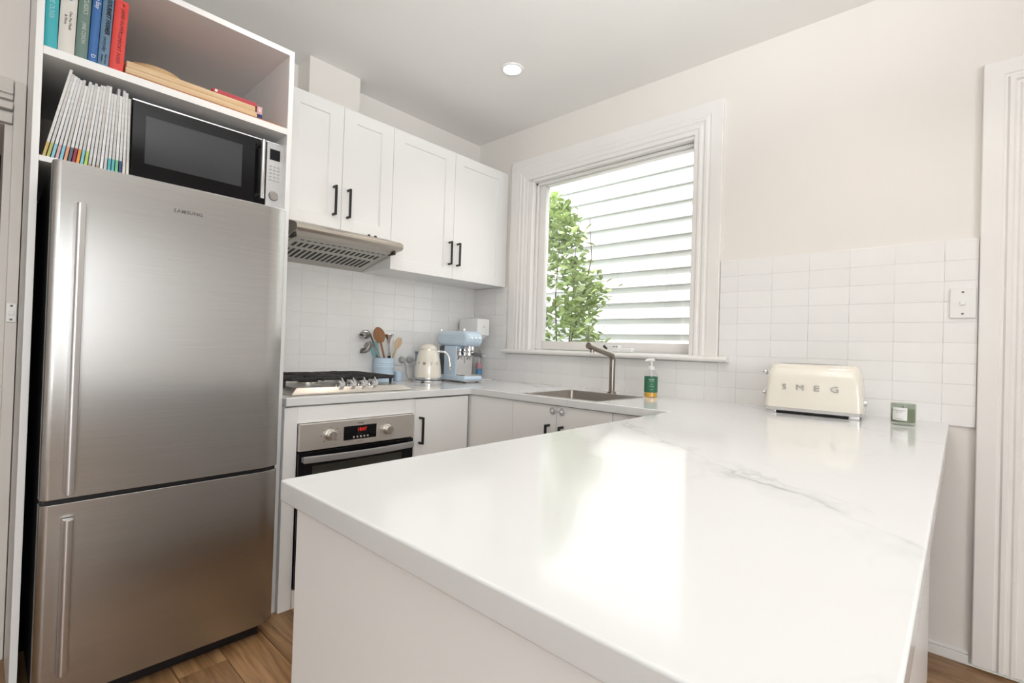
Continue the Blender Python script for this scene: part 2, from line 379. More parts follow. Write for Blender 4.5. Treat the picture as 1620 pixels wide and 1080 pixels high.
# door casing at the right edge (door beyond the frame) and at the far left
d1 = struct('door_1', frame_sweep(CAS, -2.808, -3.92, 0.012, 2.268, lambda a, z, h: (-h, a, z)), trimp, smooth=False)
struct('door_leaf', bx(0.05, 0.09, -3.775, -2.945, 0.012, 2.125), trimp, d1, bev=0.002)
struct('door_jamb', B().box(0, 0.14, -2.95, -2.937, 0.012, 2.13).box(0, 0.14, -3.783, -3.77, 0.012, 2.13).box(0, 0.14, -3.77, -2.95, 2.118, 2.13), trimp, d1, bev=0.001)
greyt = mat('shaded_trim_paint', (0.66, 0.63, 0.59), 0.4, var=0.04, vscale=7, bump=0.08, bscale=25)  # trim colour greyed to carry the shade left of the fridge
d2 = struct('door_2', B().box(-2.509, -2.4795, YL-.022, YL, 0.0, 2.012), greyt, bev=0.002)
struct('head_casing', B().box(-3.46, -2.511, YL-.022, YL, 1.945, 2.018).box(-3.46, -2.511, YL-.034, YL-.022, 1.962, 1.974).box(-3.46, -2.511, YL-.036, YL, 1.908, 1.932).box(-3.46, -2.511, YL-.028, YL, 1.862, 1.898), greyt, d2, bev=0.003)
struct('door_jamb', B().box(-2.529, -2.509, YL-.012, 0.14, 0, 1.86), greyt, d2, bev=0.001)
struct('door_jamb', B().box(-3.375, -3.358, YL-.012, 0.14, 0, 1.86), greyt, d2, bev=0.001)
struct('side_casing', bx(-3.46, -3.376, YL-.022, YL, 0, 1.86), greyt, d2, bev=0.003)
# skirting under the right wall
sk = B().box(-0.012, 0, -2.80, -2.60, 0.0, 0.034).box(-0.007, 0, -2.80, -2.60, 0.034, 0.046)
struct('baseboard_right', sk, trimp, bev=0.002)
struct('baseboard_rear', bx(-2.55, -0.02, -6.0, -5.985, 0, 0.12), trimp)
# unseen window frames added around the rear and side fill lamps
rw = struct('added_window_2', B().box(-4.35, -4.28, -6.1, -6.02, 0.66, 2.36).box(-2.62, -2.55, -6.1, -6.02, 0.66, 2.36).box(-4.28, -2.62, -6.1, -6.02, 2.29, 2.36).box(-4.28, -2.62, -6.1, -6.02, 0.66, 0.73).box(-3.49, -3.41, -6.1, -6.02, 0.73, 2.29), trimp)
w3 = struct('added_window_3', B().box(-4.6, -4.53, -5.3, -5.24, 0.35, 2.35).box(-4.6, -4.53, -2.26, -2.2, 0.35, 2.35).box(-4.6, -4.53, -5.24, -2.26, 2.29, 2.35).box(-4.6, -4.53, -5.24, -2.26, 0.35, 0.41), trimp)
struct('sky_blocker', bx(-4.57, -4.56, -5.28, -2.22, 0.37, 2.33), whitep, w3)  # unseen sheet added to keep sky light out of the side opening
struct('sky_blocker', bx(-4.33, -2.57, -6.06, -6.05, 0.68, 2.33), whitep, rw)  # added likewise, shuts the rear opening against the sky
# boxed duct above the wall cabinets
struct('trim_1', bx(-1.403, -1.103, -0.147, 0, 2.28, HC), paint, smooth=False)['label'] = 'boxed-in duct between wall cabinets and ceiling'

# tiles: stack-bonded, each its own piece
TW, TH = 0.1545, 0.0801
tile_cache = {}
def tile(parent, w_, h_, loc, face):
    key = (round(w_, 4), round(h_, 4), face)
    if key not in tile_cache:
        g = 0.0006
        b = bx(g, w_-g, -0.008, 0.0, g, h_-g) if face == 'y' else bx(-0.008, 0.0, g, w_-g, g, h_-g)
        bm = b.bm; bm.normal_update()
        ed = [e for e in bm.edges if all((v.co.y if face == 'y' else v.co.x) < -0.007 for v in e.verts)]
        bmesh.ops.bevel(bm, geom=ed, offset=0.0013, segments=2, profile=0.6, affect='EDGES')
        bmesh.ops.recalc_face_normals(bm, faces=bm.faces)
        me = bpy.data.meshes.new('tile'); bm.to_mesh(me); bm.free(); me.materials.append(tilem); me.shade_smooth()
        vn = [Vector((0, 0, 0)) for _ in me.vertices]
        for p in me.polygons:
            for vi in p.vertices: vn[vi] += p.normal*p.area
        me.normals_split_custom_set_from_vertices([v.normalized() for v in vn])
        tile_cache[key] = me
    o = bpy.data.objects.new('tile', tile_cache[key]); link(o, parent); o.location = loc
    o.rotation_euler = ((0, 0, random.uniform(-.0025, .0025)) if face == 'y' else (0, 0, random.uniform(-.0025, .0025)))
def cuts(lo, hi, start, step):
    xs = [lo]; k = math.ceil((lo-start)/step+1e-6)
    while start+k*step < hi-0.004:
        if start+k*step > lo+0.004: xs.append(start+k*step)
        k += 1
    return xs+[hi]
def tile_area(parent, lo, hi, z0, z1, start, face, zstart):
    us = cuts(lo, hi, start, TW); zs = cuts(z0, z1, zstart, TH)
    for a, b_ in zip(us, us[1:]):
        for c, d in zip(zs, zs[1:]):
            tile(parent, b_-a, d-c, (a, -0.003, c) if face == 'y' else (-0.003, a, c), face)
gb = struct('grout_bed', B().box(-1.695, 0, -0.0095, 0, 0.9, 1.735), grout, wall_back, smooth=False)
gr = struct('grout_bed', B().box(-0.0095, 0, -2.806, -1.85, 0.892, 1.613).box(-0.0095, 0, -1.85, -0.35, 0.892, 1.095).box(-0.0095, 0, -0.37, -0.0095, 1.095, 1.571), grout, wall_right, smooth=False)
tile_area(wall_back, -1.695, -0.012, 0.9, 1.735, -1.345, 'y', 0.901)
tile_area(wall_right, -2.806, -1.848, 0.892, 1.613, -1.936, 'x', 0.892)
tile_area(wall_right, -1.848, -0.352, 0.892, 1.094, -1.936, 'x', 0.892)
tile_area(wall_right, -0.352, -0.012, 0.892, 1.571, -1.936, 'x', 0.892)

# ------------------------------------------------------------------ outside: neighbour's weatherboards, ground, shrub
struct('ground', bx(0.14, 6.0, -7, 5, -0.35, -0.3), mat('garden_ground', (0.35, 0.32, 0.27), 0.9, var=0.2))
nb = root('neighbour_house', (1.45, -0.8, -0.3), 'white weatherboard side wall of the house outside the window', 'house wall')
boardm = mat('white_weatherboard', (0.82, 0.82, 0.80), 0.5, var=0.02)
obj('wall_core', bx(1.46, 1.7, -5, 4, -0.3, 3.6), boardm, nb)
bo = None
for k in range(-11, 16):
    z = 1.29+0.1419*k
    if bo is None:
        poly = [(1.390, 0.0), (1.425, 0.0), (1.452, 0.165), (1.440, 0.165)]
        bo = obj('weatherboard', B().prism([(x-1.45, zz) for x, zz in poly], 'y', -4.2, 4.8), boardm, nb, local=True, smooth=False)
        o = bo
    else:
        o = bpy.data.objects.new('weatherboard', bo.data); link(o, nb)
    o.location = (0, 0, z+0.3)
# shrub
sh = root('garden_shrub', (0.72, -0.25, -0.3), 'leafy green shrub growing outside the left side of the window', 'shrub')
leafm = mat('shrub_leaf', (0.52, 0.66, 0.27), 0.5, var=0.35, vscale=3, rand=0.35)
leafm.node_tree.nodes['Principled BSDF'].inputs['Subsurface Weight'].default_value = 0.0
barkm = mat('shrub_bark', (0.16, 0.11, 0.07), 0.8, var=0.2)
def leaf_geom(b, M, l=0.095, w_=0.048):
    P = [(0, 0, 0), (0.3*l, w_*.8/2, .004), (0.62*l, w_/2, .002), (l, 0, -.010), (0.62*l, -w_/2, .002), (0.3*l, -w_*.8/2, .004), (0.32*l, 0, -.003), (0.64*l, 0, -.006)]
    v = [b.bm.verts.new(M @ Vector(p)) for p in P]
    for f in ((0, 6, 1), (1, 6, 7, 2), (2, 7, 3), (0, 5, 6), (5, 4, 7, 6), (4, 3, 7)): b.bm.faces.new([v[i] for i in f])
def ymax_at(z):      # right-hand outline of the shrub as the photograph shows it (at x = 0.72)
    pts = [(-0.3, -0.15), (0.6, -0.45), (1.2, -0.66), (1.30, -0.60), (1.42, -0.56), (1.56, -0.68), (1.68, -0.64), (1.80, -0.50), (1.95, -0.38), (2.10, -0.44), (2.25, -0.33), (2.38, -0.27), (2.46, -0.12), (2.6, 0.2)]
    for (a, ya), (c, yc) in zip(pts, pts[1:]):
        if a <= z <= c: return ya+(yc-ya)*(z-a)/(c-a)
    return 0.0
lb = B(); leaf_geom(lb, Matrix.Identity(4)); lf0 = obj('leaf', lb, leafm, sh, local=True)
rest = B(); nobj = 0
for i in range(3200):
    z = random.uniform(0.3, 2.5); ye = ymax_at(z)
    y = ye + abs(random.gauss(0, 0.22)) if random.random() < .8 else random.uniform(ye, 0.5)
    if y > 0.6: continue
    x = 0.72+random.gauss(0, 0.12)
    x = max(0.42, min(1.2, x))
    e = Euler((random.uniform(-1, 1), random.uniform(-0.9, 0.5), random.uniform(0, 2*PI)))
    s = random.uniform(0.55, 1.05)
    M = Matrix.Translation((x-0.72, y+0.25, z+0.3)) @ e.to_matrix().to_4x4() @ Matrix.Scale(s, 4)
    if nobj < 299 and y < ye+0.25 and x < 0.78 and z > 1.1:
        o = lf0 if nobj == 0 else bpy.data.objects.new('leaf', lf0.data)
        if nobj: link(o, sh)
        o.matrix_local = M; nobj += 1
    else:
        leaf_geom(rest, M)
ro = obj('leaf_mass', rest, leafm, sh, local=True); ro['kind'] = 'stuff'
for k in range(3):
    y0 = random.uniform(-.05, .2); pts = [(random.uniform(-.06, .06), y0, 0)]
    for j in range(1, 9):
        pts.append((pts[-1][0]+random.uniform(-.03, .03), pts[-1][1]+random.uniform(-.09, .04)*(1 if k % 2 else .4), j*0.31))
    obj('branch', B().tube(pts, [0.014-0.0014*j for j in range(9)], 6), barkm, sh, local=True)

# ------------------------------------------------------------------ ceiling downlights
lens_m = mat('downlight_lens', (1, 0.95, 0.88), 0.4, var=0.0, emit=(1, 0.86, 0.70), estr=14)
def downlight(x, y, label):
    t = root('ceiling_downlight', (x, y, HC), label, 'ceiling light', 'recessed ceiling downlights')
    obj('trim_ring', B().lathe([(0.046, -0.001), (0.050, -0.007), (0.060, -0.006), (0.063, 0.0)], (x, y, HC), 36, cap=False), whitep, t)
    obj('lens', B().lathe([(0.001, -0.0035), (0.047, -0.003)], (x, y, HC), 36), lens_m, t)
    l = light('downlight_lamp', 'SPOT', (x, y, HC-0.012), (0, 0, 0), 14, (1, 0.86, 0.72), spot_size=R(115), spot_blend=0.7, shadow_soft_size=0.045)
    l.parent = t; l.location = (0, 0, -0.012)
downlight(-0.614, -0.905, 'round white recessed downlight glowing in the ceiling by the window')
for x, y, s in ((-0.614, -2.40, 'unseen downlight over the wall end of the peninsula'), (-1.73, -0.905, 'unseen downlight in front of the fridge'), (-1.73, -2.40, 'unseen downlight over the middle of the peninsula'), (-2.9, -3.9, 'unseen downlight behind the photographer')):
    downlight(x, y, s)

# ------------------------------------------------------------------ worktop, base cabinets, peninsula
CT, CB = 0.90, 0.863
XS, YA = -0.653, -0.694
xs = [-2.204, -1.6955, XS, -0.612, -0.205, 0.0]; ys = [-2.732, -1.891, -1.525, -1.075, YA, 0.0]
SX0, SX1, SY0, SY1 = -0.612, -0.205, -1.525, -1.075
b = B()
def filled(cx, cy):
    if cy < -1.891: return True
    if cy < YA: return cx > XS and not (SX0 < cx < SX1 and SY0 < cy < SY1)
    return cx > -1.6955
G = {(i, j): filled((xs[i]+xs[i+1])/2, (ys[j]+ys[j+1])/2) for i in range(5) for j in range(5)}
V = {}
def gv(i, j, z):
    if (i, j, z) not in V: V[(i, j, z)] = b.bm.verts.new((xs[i], ys[j], z))
    return V[(i, j, z)]
for (i, j), f in G.items():
    if not f: continue
    b.bm.faces.new([gv(i, j, CT), gv(i+1, j, CT), gv(i+1, j+1, CT), gv(i, j+1, CT)])
    b.bm.faces.new([gv(i, j+1, CB), gv(i+1, j+1, CB), gv(i+1, j, CB), gv(i, j, CB)])
    for (di, dj, a, c) in ((-1, 0, (i, j+1), (i, j)), (1, 0, (i+1, j), (i+1, j+1)), (0, -1, (i, j), (i+1, j)), (0, 1, (i+1, j+1), (i, j+1))):
        if not G.get((i+di, j+dj), False):
            b.bm.faces.new([gv(*a, CB), gv(*c, CB), gv(*c, CT), gv(*a, CT)])
wt = root('worktop', (-1.1, -1.9, CB), 'white veined quartz worktop running round the kitchen and along the peninsula', 'worktop')
obj('slab', b, quartzm, wt, bev=0.004, seg=3)
sk = B(); g = 0.006     # sink bowl, let into the slab
def ring(x0, x1, y0, y1, z, r=0.02, n=5):
    P = []
    for cx, cy, a0 in ((x1-r, y1-r, 0), (x0+r, y1-r, 90), (x0+r, y0+r, 180), (x1-r, y0+r, 270)):
        for k in range(n): a = R(a0+90*k/(n-1)); P.append((cx+r*math.cos(a), cy+r*math.sin(a), z))
    return P
sk.loft([ring(SX0-.016, SX1+.016, SY0-.016, SY1+.016, CT+.0002), ring(SX0-.014, SX1+.014, SY0-.014, SY1+.014, CT+.0016), ring(SX0+.004, SX1-.004, SY0+.004, SY1-.004, CT+.0016),
         ring(SX0+.007, SX1-.007, SY0+.007, SY1-.007, CT-.004), ring(SX0+.012, SX1-.012, SY0+.012, SY1-.012, 0.72, .03), ring(SX0+.05, SX1-.05, SY0+.05, SY1-.05, 0.708, .03)], cap=False)
b2 = sk; vs_ = [v for v in b2.bm.verts]; b2.bm.verts.ensure_lookup_table()
b2.bm.faces.new([b2.bm.verts[i] for i in range(len(vs_)-20, len(vs_))])
snk = root('kitchen_sink', (-0.41, -1.30, 0.708), 'inset stainless steel sink bowl under the window', 'sink')
obj('bowl', sk, steel3, snk)
obj('drain', B().lathe([(0.001, 0.003), (0.03, 0.003), (0.042, 0.001), (0.044, 0.0)], (-0.41, -1.30, 0.7085), 20), chrome, snk)
def bar_handle(parent, p0, p1, out, name='handle', r=0.006, dim=0.011):
    """square black bar handle with two posts; out = outward unit vector"""
    p0 = Vector(p0); p1 = Vector(p1); out = Vector(out); ax = (p1-p0).normalized(); sd = ax.cross(out)
    def bar(a, c, wv, hv):
        bb.hexa([tuple(a+s1*wv*dim/2+s2*hv*dim/2) for s1, s2 in ((-1, -1), (1, -1), (1, 1), (-1, 1))]+[tuple(c+s1*wv*dim/2+s2*hv*dim/2) for s1, s2 in ((-1, -1), (1, -1), (1, 1), (-1, 1))])
    bb = B(); bar(p0+out*0.032, p1+out*0.032, sd, out)
    for q in (p0+ax*dim/2, p1-ax*dim/2): bar(q, q+out*0.032, sd, ax)
    return obj(name, bb, blackm, parent, bev=0.0015, seg=1)
YF = -0.682      # face of the doors along the back wall
XF = -0.641      # face of the doors under the window
ov = root('oven_housing', (-1.37, YF, 0), 'white base cabinet panel framing the built-in oven', 'cabinet')
obj('surround', B().box(-1.6955, -1.640, YF, YF+.018, 0, 0.857).box(-1.046, -1.031, YF, YF+.018, 0, 0.857).box(-1.640, -1.046, YF, YF+.018, 0.786, 0.857).box(-1.640, -1.046, YF, YF+.018, 0, 0.078), cabw, ov, bev=0.001)
obj('side_panel', bx(-1.6955, -1.680, YF+.02, -0.01, 0, CB-.001), cabin, ov); obj('side_panel', bx(-1.046, -1.031, YF+.02, -0.01, 0, CB-.001), cabin, ov)
bc = root('base_cabinet', (-0.84, YF, 0), 'white base cabinet right of the oven with one black bar handle', 'cabinet')
obj('carcass', bx(-1.029, -0.66, YF+.02, -0.01, 0.1, 0.855), cabin, bc)
dr = obj('door', bx(-1.0285, -0.6585, YF, YF+.018, 0.1, 0.856), cabw, bc, bev=0.0015)
bar_handle(dr, (-0.9985, YF, 0.622), (-0.9985, YF, 0.763), (0, -1, 0))
obj('kickboard', bx(-1.029, -0.66, YF+.04, YF+.055, 0, 0.1), cabw, bc)
cf = root('corner_cabinet', (XF, -0.85, 0), 'plain white corner filler panel between oven run and sink doors', 'cabinet')
obj('panel', bx(XF, XF+.018, -1.0125, -0.664, 0.1, 0.8605), cabw, cf, bev=0.0015)
obj('kickboard', bx(XF+.04, XF+.055, -1.0125, -0.664, 0, 0.1), cabw, cf)
sc = root('sink_cabinet', (XF, -1.31, 0), 'white double-door cabinet under the sink with a child lock', 'cabinet')
obj('side_panel', bx(XF+.02, -0.02, -1.617, -1.60, 0.1, 0.70), cabin, sc); obj('side_panel', bx(XF+.02, -0.02, -1.03, -1.0135, 0.1, 0.70), cabin, sc)
obj('bottom_panel', bx(XF+.02, -0.02, -1.6, -1.03, 0.1, 0.118), cabin, sc); obj('top_rail', bx(XF+.0185, XF+.022, -1.6, -1.03, 0.78, CB-.001), cabin, sc)
for y0, y1, hy in ((-1.3025, -1.0145, -1.262), (-1.6165, -1.3055, -1.345)):
    dr = obj('door', bx(XF, XF+.018, y0, y1, 0.1, 0.8605), cabw, sc, bev=0.0015)
    bar_handle(dr, (XF, hy, 0.625), (XF, hy, 0.766), (-1, 0, 0))
obj('kickboard', bx(XF+.04, XF+.055, -1.6165, -1.0145, 0, 0.1), cabw, sc)
ec = root('end_cabinet', (XF, -1.75, 0), 'white base cabinet door at the inner corner beside the peninsula', 'cabinet')
obj('door', bx(XF, XF+.018, -1.888, -1.6195, 0.1, 0.8605), cabw, ec, bev=0.0015)
obj('kickboard', bx(XF+.04, XF+.055, -1.888, -1.6195, 0, 0.1), cabw, ec)
cl = root('child_lock', (XF, -1.31, 0.832), 'clear plastic child lock strap across the sink cabinet doors', 'child lock')
obj('strap', B().box(XF-.008, XF-.004, -1.338, -1.282, 0.8285, 0.8385), lockp, cl, bev=0.001)
for yy in (-1.282, -1.340):
    pd = obj('pad', B().lathe([(0.001, 0), (0.019, 0), (0.019, 0.003), (0.016, 0.006), (0.001, 0.006)], n=24), lockp, cl, local=True)
    pd.location = (0, yy+1.31, 0.0015); pd.rotation_euler = (0, R(-90), 0)
    bt = obj('button', B().lathe([(0.007, 0.006), (0.007, 0.010), (0.004, 0.012)], n=16), whitep, pd, local=True)
# peninsula body
pn = root('peninsula_cabinet', (-1.2, -2.3, 0), 'white panelled peninsula carrying the long worktop', 'cabinet')
obj('end_panel', bx(-2.190, -2.170, -2.690, -1.930, 0, CB), cabw, pn, bev=0.001)
obj('back_panel', bx(-2.170, -0.218, -2.690, -2.672, 0, CB), cabw, pn, bev=0.001)
obj('carcass', bx(-2.168, -0.655, -2.670, -1.95, 0.1, CB-0.002), cabin, pn)
obj('kickboard', bx(-2.168, -0.70, -2.0, -1.985, 0, 0.1), cabw, pn)

# ------------------------------------------------------------------ wall cabinets and range hood
YU, ZU = -0.327, 2.389
def shaker(parent, x0, x1, z0, z1, m=0.075, mt=0.062):
    b = B(); y0 = YU; t = 0.019
    b.box(x0, x1, y0+.009, y0+t, z0, z1)
    poly_o = [(x0, z0), (x1, z0), (x1, z1), (x0, z1)]; poly_i = [(x0+m, z0+mt), (x1-m, z0+mt), (x1-m, z1-mt), (x0+m, z1-mt)]
    poly_r = [(x0+m+.004, z0+mt+.004), (x1-m-.004, z0+mt+.004), (x1-m-.004, z1-mt-.004), (x0+m+.004, z1-mt-.004)]
    bb = b.bm
    O = [bb.verts.new((x, y0, z)) for x, z in poly_o]; I = [bb.verts.new((x, y0, z)) for x, z in poly_i]
    O2 = [bb.verts.new((x, y0+.010, z)) for x, z in poly_o]; I2 = [bb.verts.new((x, y0+.0085, z)) for x, z in poly_r]
    for k in range(4):
        j = (k+1) % 4
        bb.faces.new((O[k], O[j], I[j], I[k])); bb.faces.new((I[k], I[j], I2[j], I2[k])); bb.faces.new((O2[k], O2[j], O[j], O[k]))
    bb.faces.new(I2)
    return obj('door', b, cabw, parent, smooth=False)
ZS, ZT = 1.735, 1.571
us_ = root('wall_cabinet', (-1.29, -0.16, ZS), 'shorter white shaker wall cabinet above the range hood', 'cabinet', 'white shaker wall cabinets')
obj('carcass', bx(-1.602, -0.98, YU+.02, -0.001, ZS+.002, ZU), cabw, us_, bev=0.001)
d = shaker(us_, -1.600, -1.2905, ZS, ZU); bar_handle(d, (-1.336, YU, 1.800), (-1.336, YU, 1.955), (0, -1, 0))
d = shaker(us_, -1.2880, -0.9795, ZS, ZU); bar_handle(d, (-1.2555, YU, 1.800), (-1.2555, YU, 1.955), (0, -1, 0))
ut = root('wall_cabinet', (-0.5, -0.16, ZT), 'taller white shaker wall cabinet in the corner next to the window', 'cabinet', 'white shaker wall cabinets')
obj('carcass', bx(-0.979, -0.006, YU+.02, -0.010, ZT+.001, ZU), cabw, ut, bev=0.001)
d = shaker(ut, -0.9770, -0.5115, ZT, ZU); bar_handle(d, (-0.545, YU, 1.655), (-0.545, YU, 1.805), (0, -1, 0))
d = shaker(ut, -0.5090, -0.0360, ZT, ZU); bar_handle(d, (-0.476, YU, 1.655), (-0.476, YU, 1.805), (0, -1, 0))
obj('filler_strip', bx(-0.0345, -0.006, YU+.002, YU+.02, ZT, ZU), cabw, ut)
hd = root('range_hood', (-1.275, -0.2, 1.575), 'slanted stainless steel range hood with slotted filter under the short cabinet', 'range hood')
HX0, HX1 = -1.578, -0.984
hoodm = mat('hood_steel', (0.52, 0.48, 0.43), 0.34, 1.0, var=0.03)
hoodu = mat('hood_underside_enamel', (0.50, 0.48, 0.44), 0.4, 0.3, var=0.03)
slot = mat('dark_slot', (0.045, 0.043, 0.04), 0.7)
# body wedge: open underside slopes from the front lip down to the wall
body = B().prism([(-0.010, 1.575), (-0.010, 1.734), (YU, 1.734), (-0.440, 1.704), (-0.462, 1.690), (-0.466, 1.674), (-0.455, 1.660), (-0.415, 1.656)], 'x', HX0, HX1)
obj('body', body, hoodm, hd, bev=0.002, angle=25)
def under(y): return 1.575+(1.656-1.575)*(-0.010-y)/(0.405)
flt = B().hexa([(HX0+.03, -0.385, under(-.385)-.004), (HX1-.03, -0.385, under(-.385)-.004), (HX1-.03, -0.05, under(-.05)-.004), (HX0+.03, -0.05, under(-.05)-.004),
                (HX0+.03, -0.385, under(-.385)+.002), (HX1-.03, -0.385, under(-.385)+.002), (HX1-.03, -0.05, under(-.05)+.002), (HX0+.03, -0.05, under(-.05)+.002)])
ft = obj('filter', flt, hoodu, hd, bev=0.001)
def slots(y0, y1, n, x0, x1, wf):
    for k in range(n):
        cx = x0+(x1-x0)*(k+.5)/n; wd_ = (x1-x0)/n*wf; sh = 0.0
        P = []
        for dz in (-.0052, -.003):
            P += [(cx-wd_/2, y0, under(y0)+dz), (cx+wd_/2, y0, under(y0)+dz), (cx+wd_/2+sh, y1, under(y1)+dz), (cx-wd_/2+sh, y1, under(y1)+dz)]
        obj('slot', B().hexa(P), slot, ft, smooth=False)
slots(-0.355, -0.349, 15, HX0+.06, HX1-.04, 0.6)
slots(-0.315, -0.262, 17, HX0+.05, HX1-.05, 0.5)
slots(-0.225, -0.105, 17, HX0+.05, HX1-.05, 0.52)
for xx in (HX0+.018, HX1-.018):
    obj('side_vent', B().box(xx-.007, xx+.007, -0.405, -0.345, under(-.375)-.008, under(-.375)+.004), slot, hd)
obj('switch', B().box(-1.13, -1.118, YU-.012, YU-.004, 1.732, 1.740), black, hd); obj('switch', B().box(-1.09, -1.078, YU-.012, YU-.004, 1.732, 1.740), black, hd)

# ------------------------------------------------------------------ fridge column with shelves
X0, X1, YC, ZCT = -2.477, -1.697, -0.660, 2.362
colm = root('fridge_column', (-2.08, -0.33, 0), 'tall white open-shelved housing around the fridge', 'cabinet')
obj('side_panel', bx(X0, X0+.018, YC, -0.001, 0, ZCT), cabw, colm, bev=0.001)
obj('side_panel', bx(X1-.020, X1, YC, -0.001, 0, ZCT), cabw, colm, bev=0.001)
obj('top_panel', bx(X0+.018, X1-.020, YC, -0.02, ZCT-.022, ZCT), cabw, colm, bev=0.001)
obj('shelf', bx(X0+.018, X1-.020, YC, -0.02, 2.004, 2.030), cabw, colm, bev=0.001)
obj('shelf', bx(X0+.018, X1-.020, YC, -0.02, 1.672, 1.690), cabw, colm, bev=0.001)
obj('back_panel', bx(X0+.018, X1-.020, -0.02, -0.001, 1.672, ZCT-.022), mat('column_back', (0.60, 0.52, 0.47), 0.5, var=0.02), colm)
# fridge
FX0, FX1, FY = -2.437, -1.765, -0.820
fr = root('fridge', (-2.1, -0.5, 0), 'tall stainless steel bottom-freezer fridge with two doors', 'fridge')
fside = mat('fridge_side', (0.035, 0.035, 0.036), 0.4, var=0.05)
obj('body', bx(FX0+.006, FX1-.006, FY+.055, -0.05, 0.03, 1.640), fside, fr, bev=0.004)
def fdoor(z0, z1):
    poly = []
    r = 0.020
    for k in range(7): a = R(180+90*k/6); poly.append((FX0+r+r*math.cos(a), FY+r+r*math.sin(a)))
    for k in range(11): t_ = k/10; poly.append((FX1-.002-.075+.075*t_, FY+.024*t_**2.2))      # softly crowned right edge
    poly.append((FX1, FY+.027))
    poly += [(FX1, FY+.052), (FX0, FY+.052)]
    return obj('door', B().prism(poly, 'z', z0, z1), steel, fr, bev=0.002, seg=1, angle=28)
dU = fdoor(0.653, 1.648); dL = fdoor(0.058, 0.640)
obj('gap_gasket', bx(FX0+.01, FX1-.01, FY+.02, FY+.06, 0.636, 0.657), black, fr)
def fhandle(parent, z0, z1):
    hx0, hx1 = -2.388, -2.362
    h = obj('handle', B().prism([(hx0, FY-.006), (hx0+.004, FY-.030), (hx0+.010, FY-.034), (hx1-.002, FY-.031), (hx1, FY-.006)], 'z', z0, z1), alu, parent, bev=0.002, seg=1)
    obj('handle_mount', B().box(hx0+.005, hx1-.005, FY-.010, FY+.002, z0+.02, z0+.06).box(hx0+.005, hx1-.005, FY-.010, FY+.002, z1-.06, z1-.02), greyp, parent)
fhandle(dU, 0.668, 1.528); fhandle(dL, 0.142, 0.597)
obj('foot_grille', bx(FX0+.05, FX1-.04, FY+.05, -0.08, 0.004, 0.058), black, fr)
text('lettering', 'SAMSUNG', 0.0155, mat('logo_grey', (0.16, 0.155, 0.15), 0.4, 0.5), fr, mrot((-2.098, FY-.0006, 1.563), *FRONT_Y), local=False, spacing=1.1, sx=1.12, bold=0.0004)
# microwave on the lower shelf
mw = root('microwave', (-1.97, -0.4, 1.690), 'black and silver microwave oven on the lower shelf of the fridge column', 'microwave')
MX0, MX1, MY, MZ0, MZ1 = -2.228, -1.714, -0.618, 1.697, 1.968
obj('casing', bx(MX0, MX1, MY+.02, -0.24, MZ0, MZ1), silverp, mw, bev=0.003)
md = obj('door', bx(MX0, -1.782, MY, MY+.0195, MZ0+.003, MZ1-.003), blackgl, mw, bev=0.002)
obj('trim_strip', bx(MX0, MX1, MY-.001, MY+.018, MZ1-.0028, MZ1+.001), chrome, mw)
obj('door_window', bx(-2.190, -1.873, MY-.0012, MY+.002, 1.752, 1.922), mat('microwave_window', (0.050, 0.052, 0.056), 0.10, var=0.05, spec=0.3), md, bev=0.0005)
cp = obj('control_panel', bx(-1.7795, MX1, MY-.002, MY+.0195, MZ0+.003, MZ1-.003), silverp, mw, bev=0.002)
obj('display', bx(-1.768, -1.727, MY-.0035, MY, 1.895, 1.940), blackgl, cp)
for r_ in range(5):
    for c_ in range(3):
        x = -1.763+c_*0.0155; z = 1.868-r_*0.0145
        obj('button', bx(x-.0045, x+.0045, MY-.0035, MY, z-.0025, z+.0025), greyp, cp)
kb = obj('dial', B().lathe([(0.001, 0.008), (0.0165, 0.008), (0.018, 0.005), (0.018, 0), (0.020, 0)], n=28), chrome, cp, local=True)
kb.location = Vector((-1.748, MY-.002, 1.745))-OFF[mw]; kb.rotation_euler = (R(90), 0, 0)
hz = obj('handle', B().tube([(-1.806, MY-.034, 1.715), (-1.806, MY-.034, 1.955)], 0.0085, 14), chrome, md)
for z in (1.732, 1.938): obj('handle_post', B().tube([(-1.812, MY+.001, z), (-1.808, MY-.034, z)], [0.010, 0.006], 12), chrome, md)
# cookbooks on the top shelf
SH2 = 2.0305
def bookspec(label, x0, x1, h, col, lean, txts, depth=0.20, rough=0.4, y0=-0.648):
    t = root('cookbook', (x1, y0, SH2), label, 'book', 'cookbooks on the top shelf', rot=(0, R(lean), 0))
    wd_ = x1-x0
    cm = mat('cover_'+label[:14].replace(' ', '_'), col, rough, var=0.03, vscale=14)
    poly = [(-wd_, 0.004), (-wd_+.004, 0.0008), (-wd_/2, -.0016), (-.004, 0.0008), (0, 0.004), (0, depth), (-.0025, depth), (-.0025, 0.006), (-wd_+.0025, 0.006), (-wd_+.0025, depth), (-wd_, depth)]
    lift = wd_*math.sin(R(abs(lean)))*0
    obj('cover', B().prism([(p[0], p[1]) for p in poly], 'z', 0.0, h), cm, t, local=True, angle=50)
    obj('pages', bx(-wd_+.0027, -.0027, 0.0065, depth-.004, 0.003, h-.003), paper, t, local=True)
    for s, size, m, dx, dz, kw in txts:
        text('lettering', s, size, m, t, mrot((-wd_/2+dx, -.0022, dz), *SPINE), local=True, **kw)
    return t
tealc = (0.05, 0.42, 0.47)
blue_ink = mat('blue_print', (0.16, 0.36, 0.55), 0.5); tealink = mat('pale_aqua_print', (0.35, 0.68, 0.70), 0.5); palegr = mat('pale_green_print', (0.56, 0.62, 0.58), 0.5); darkb = mat('navy_print', (0.01, 0.015, 0.03), 0.5); redink = mat('dark_red_print', (0.14, 0.02, 0.02), 0.5)
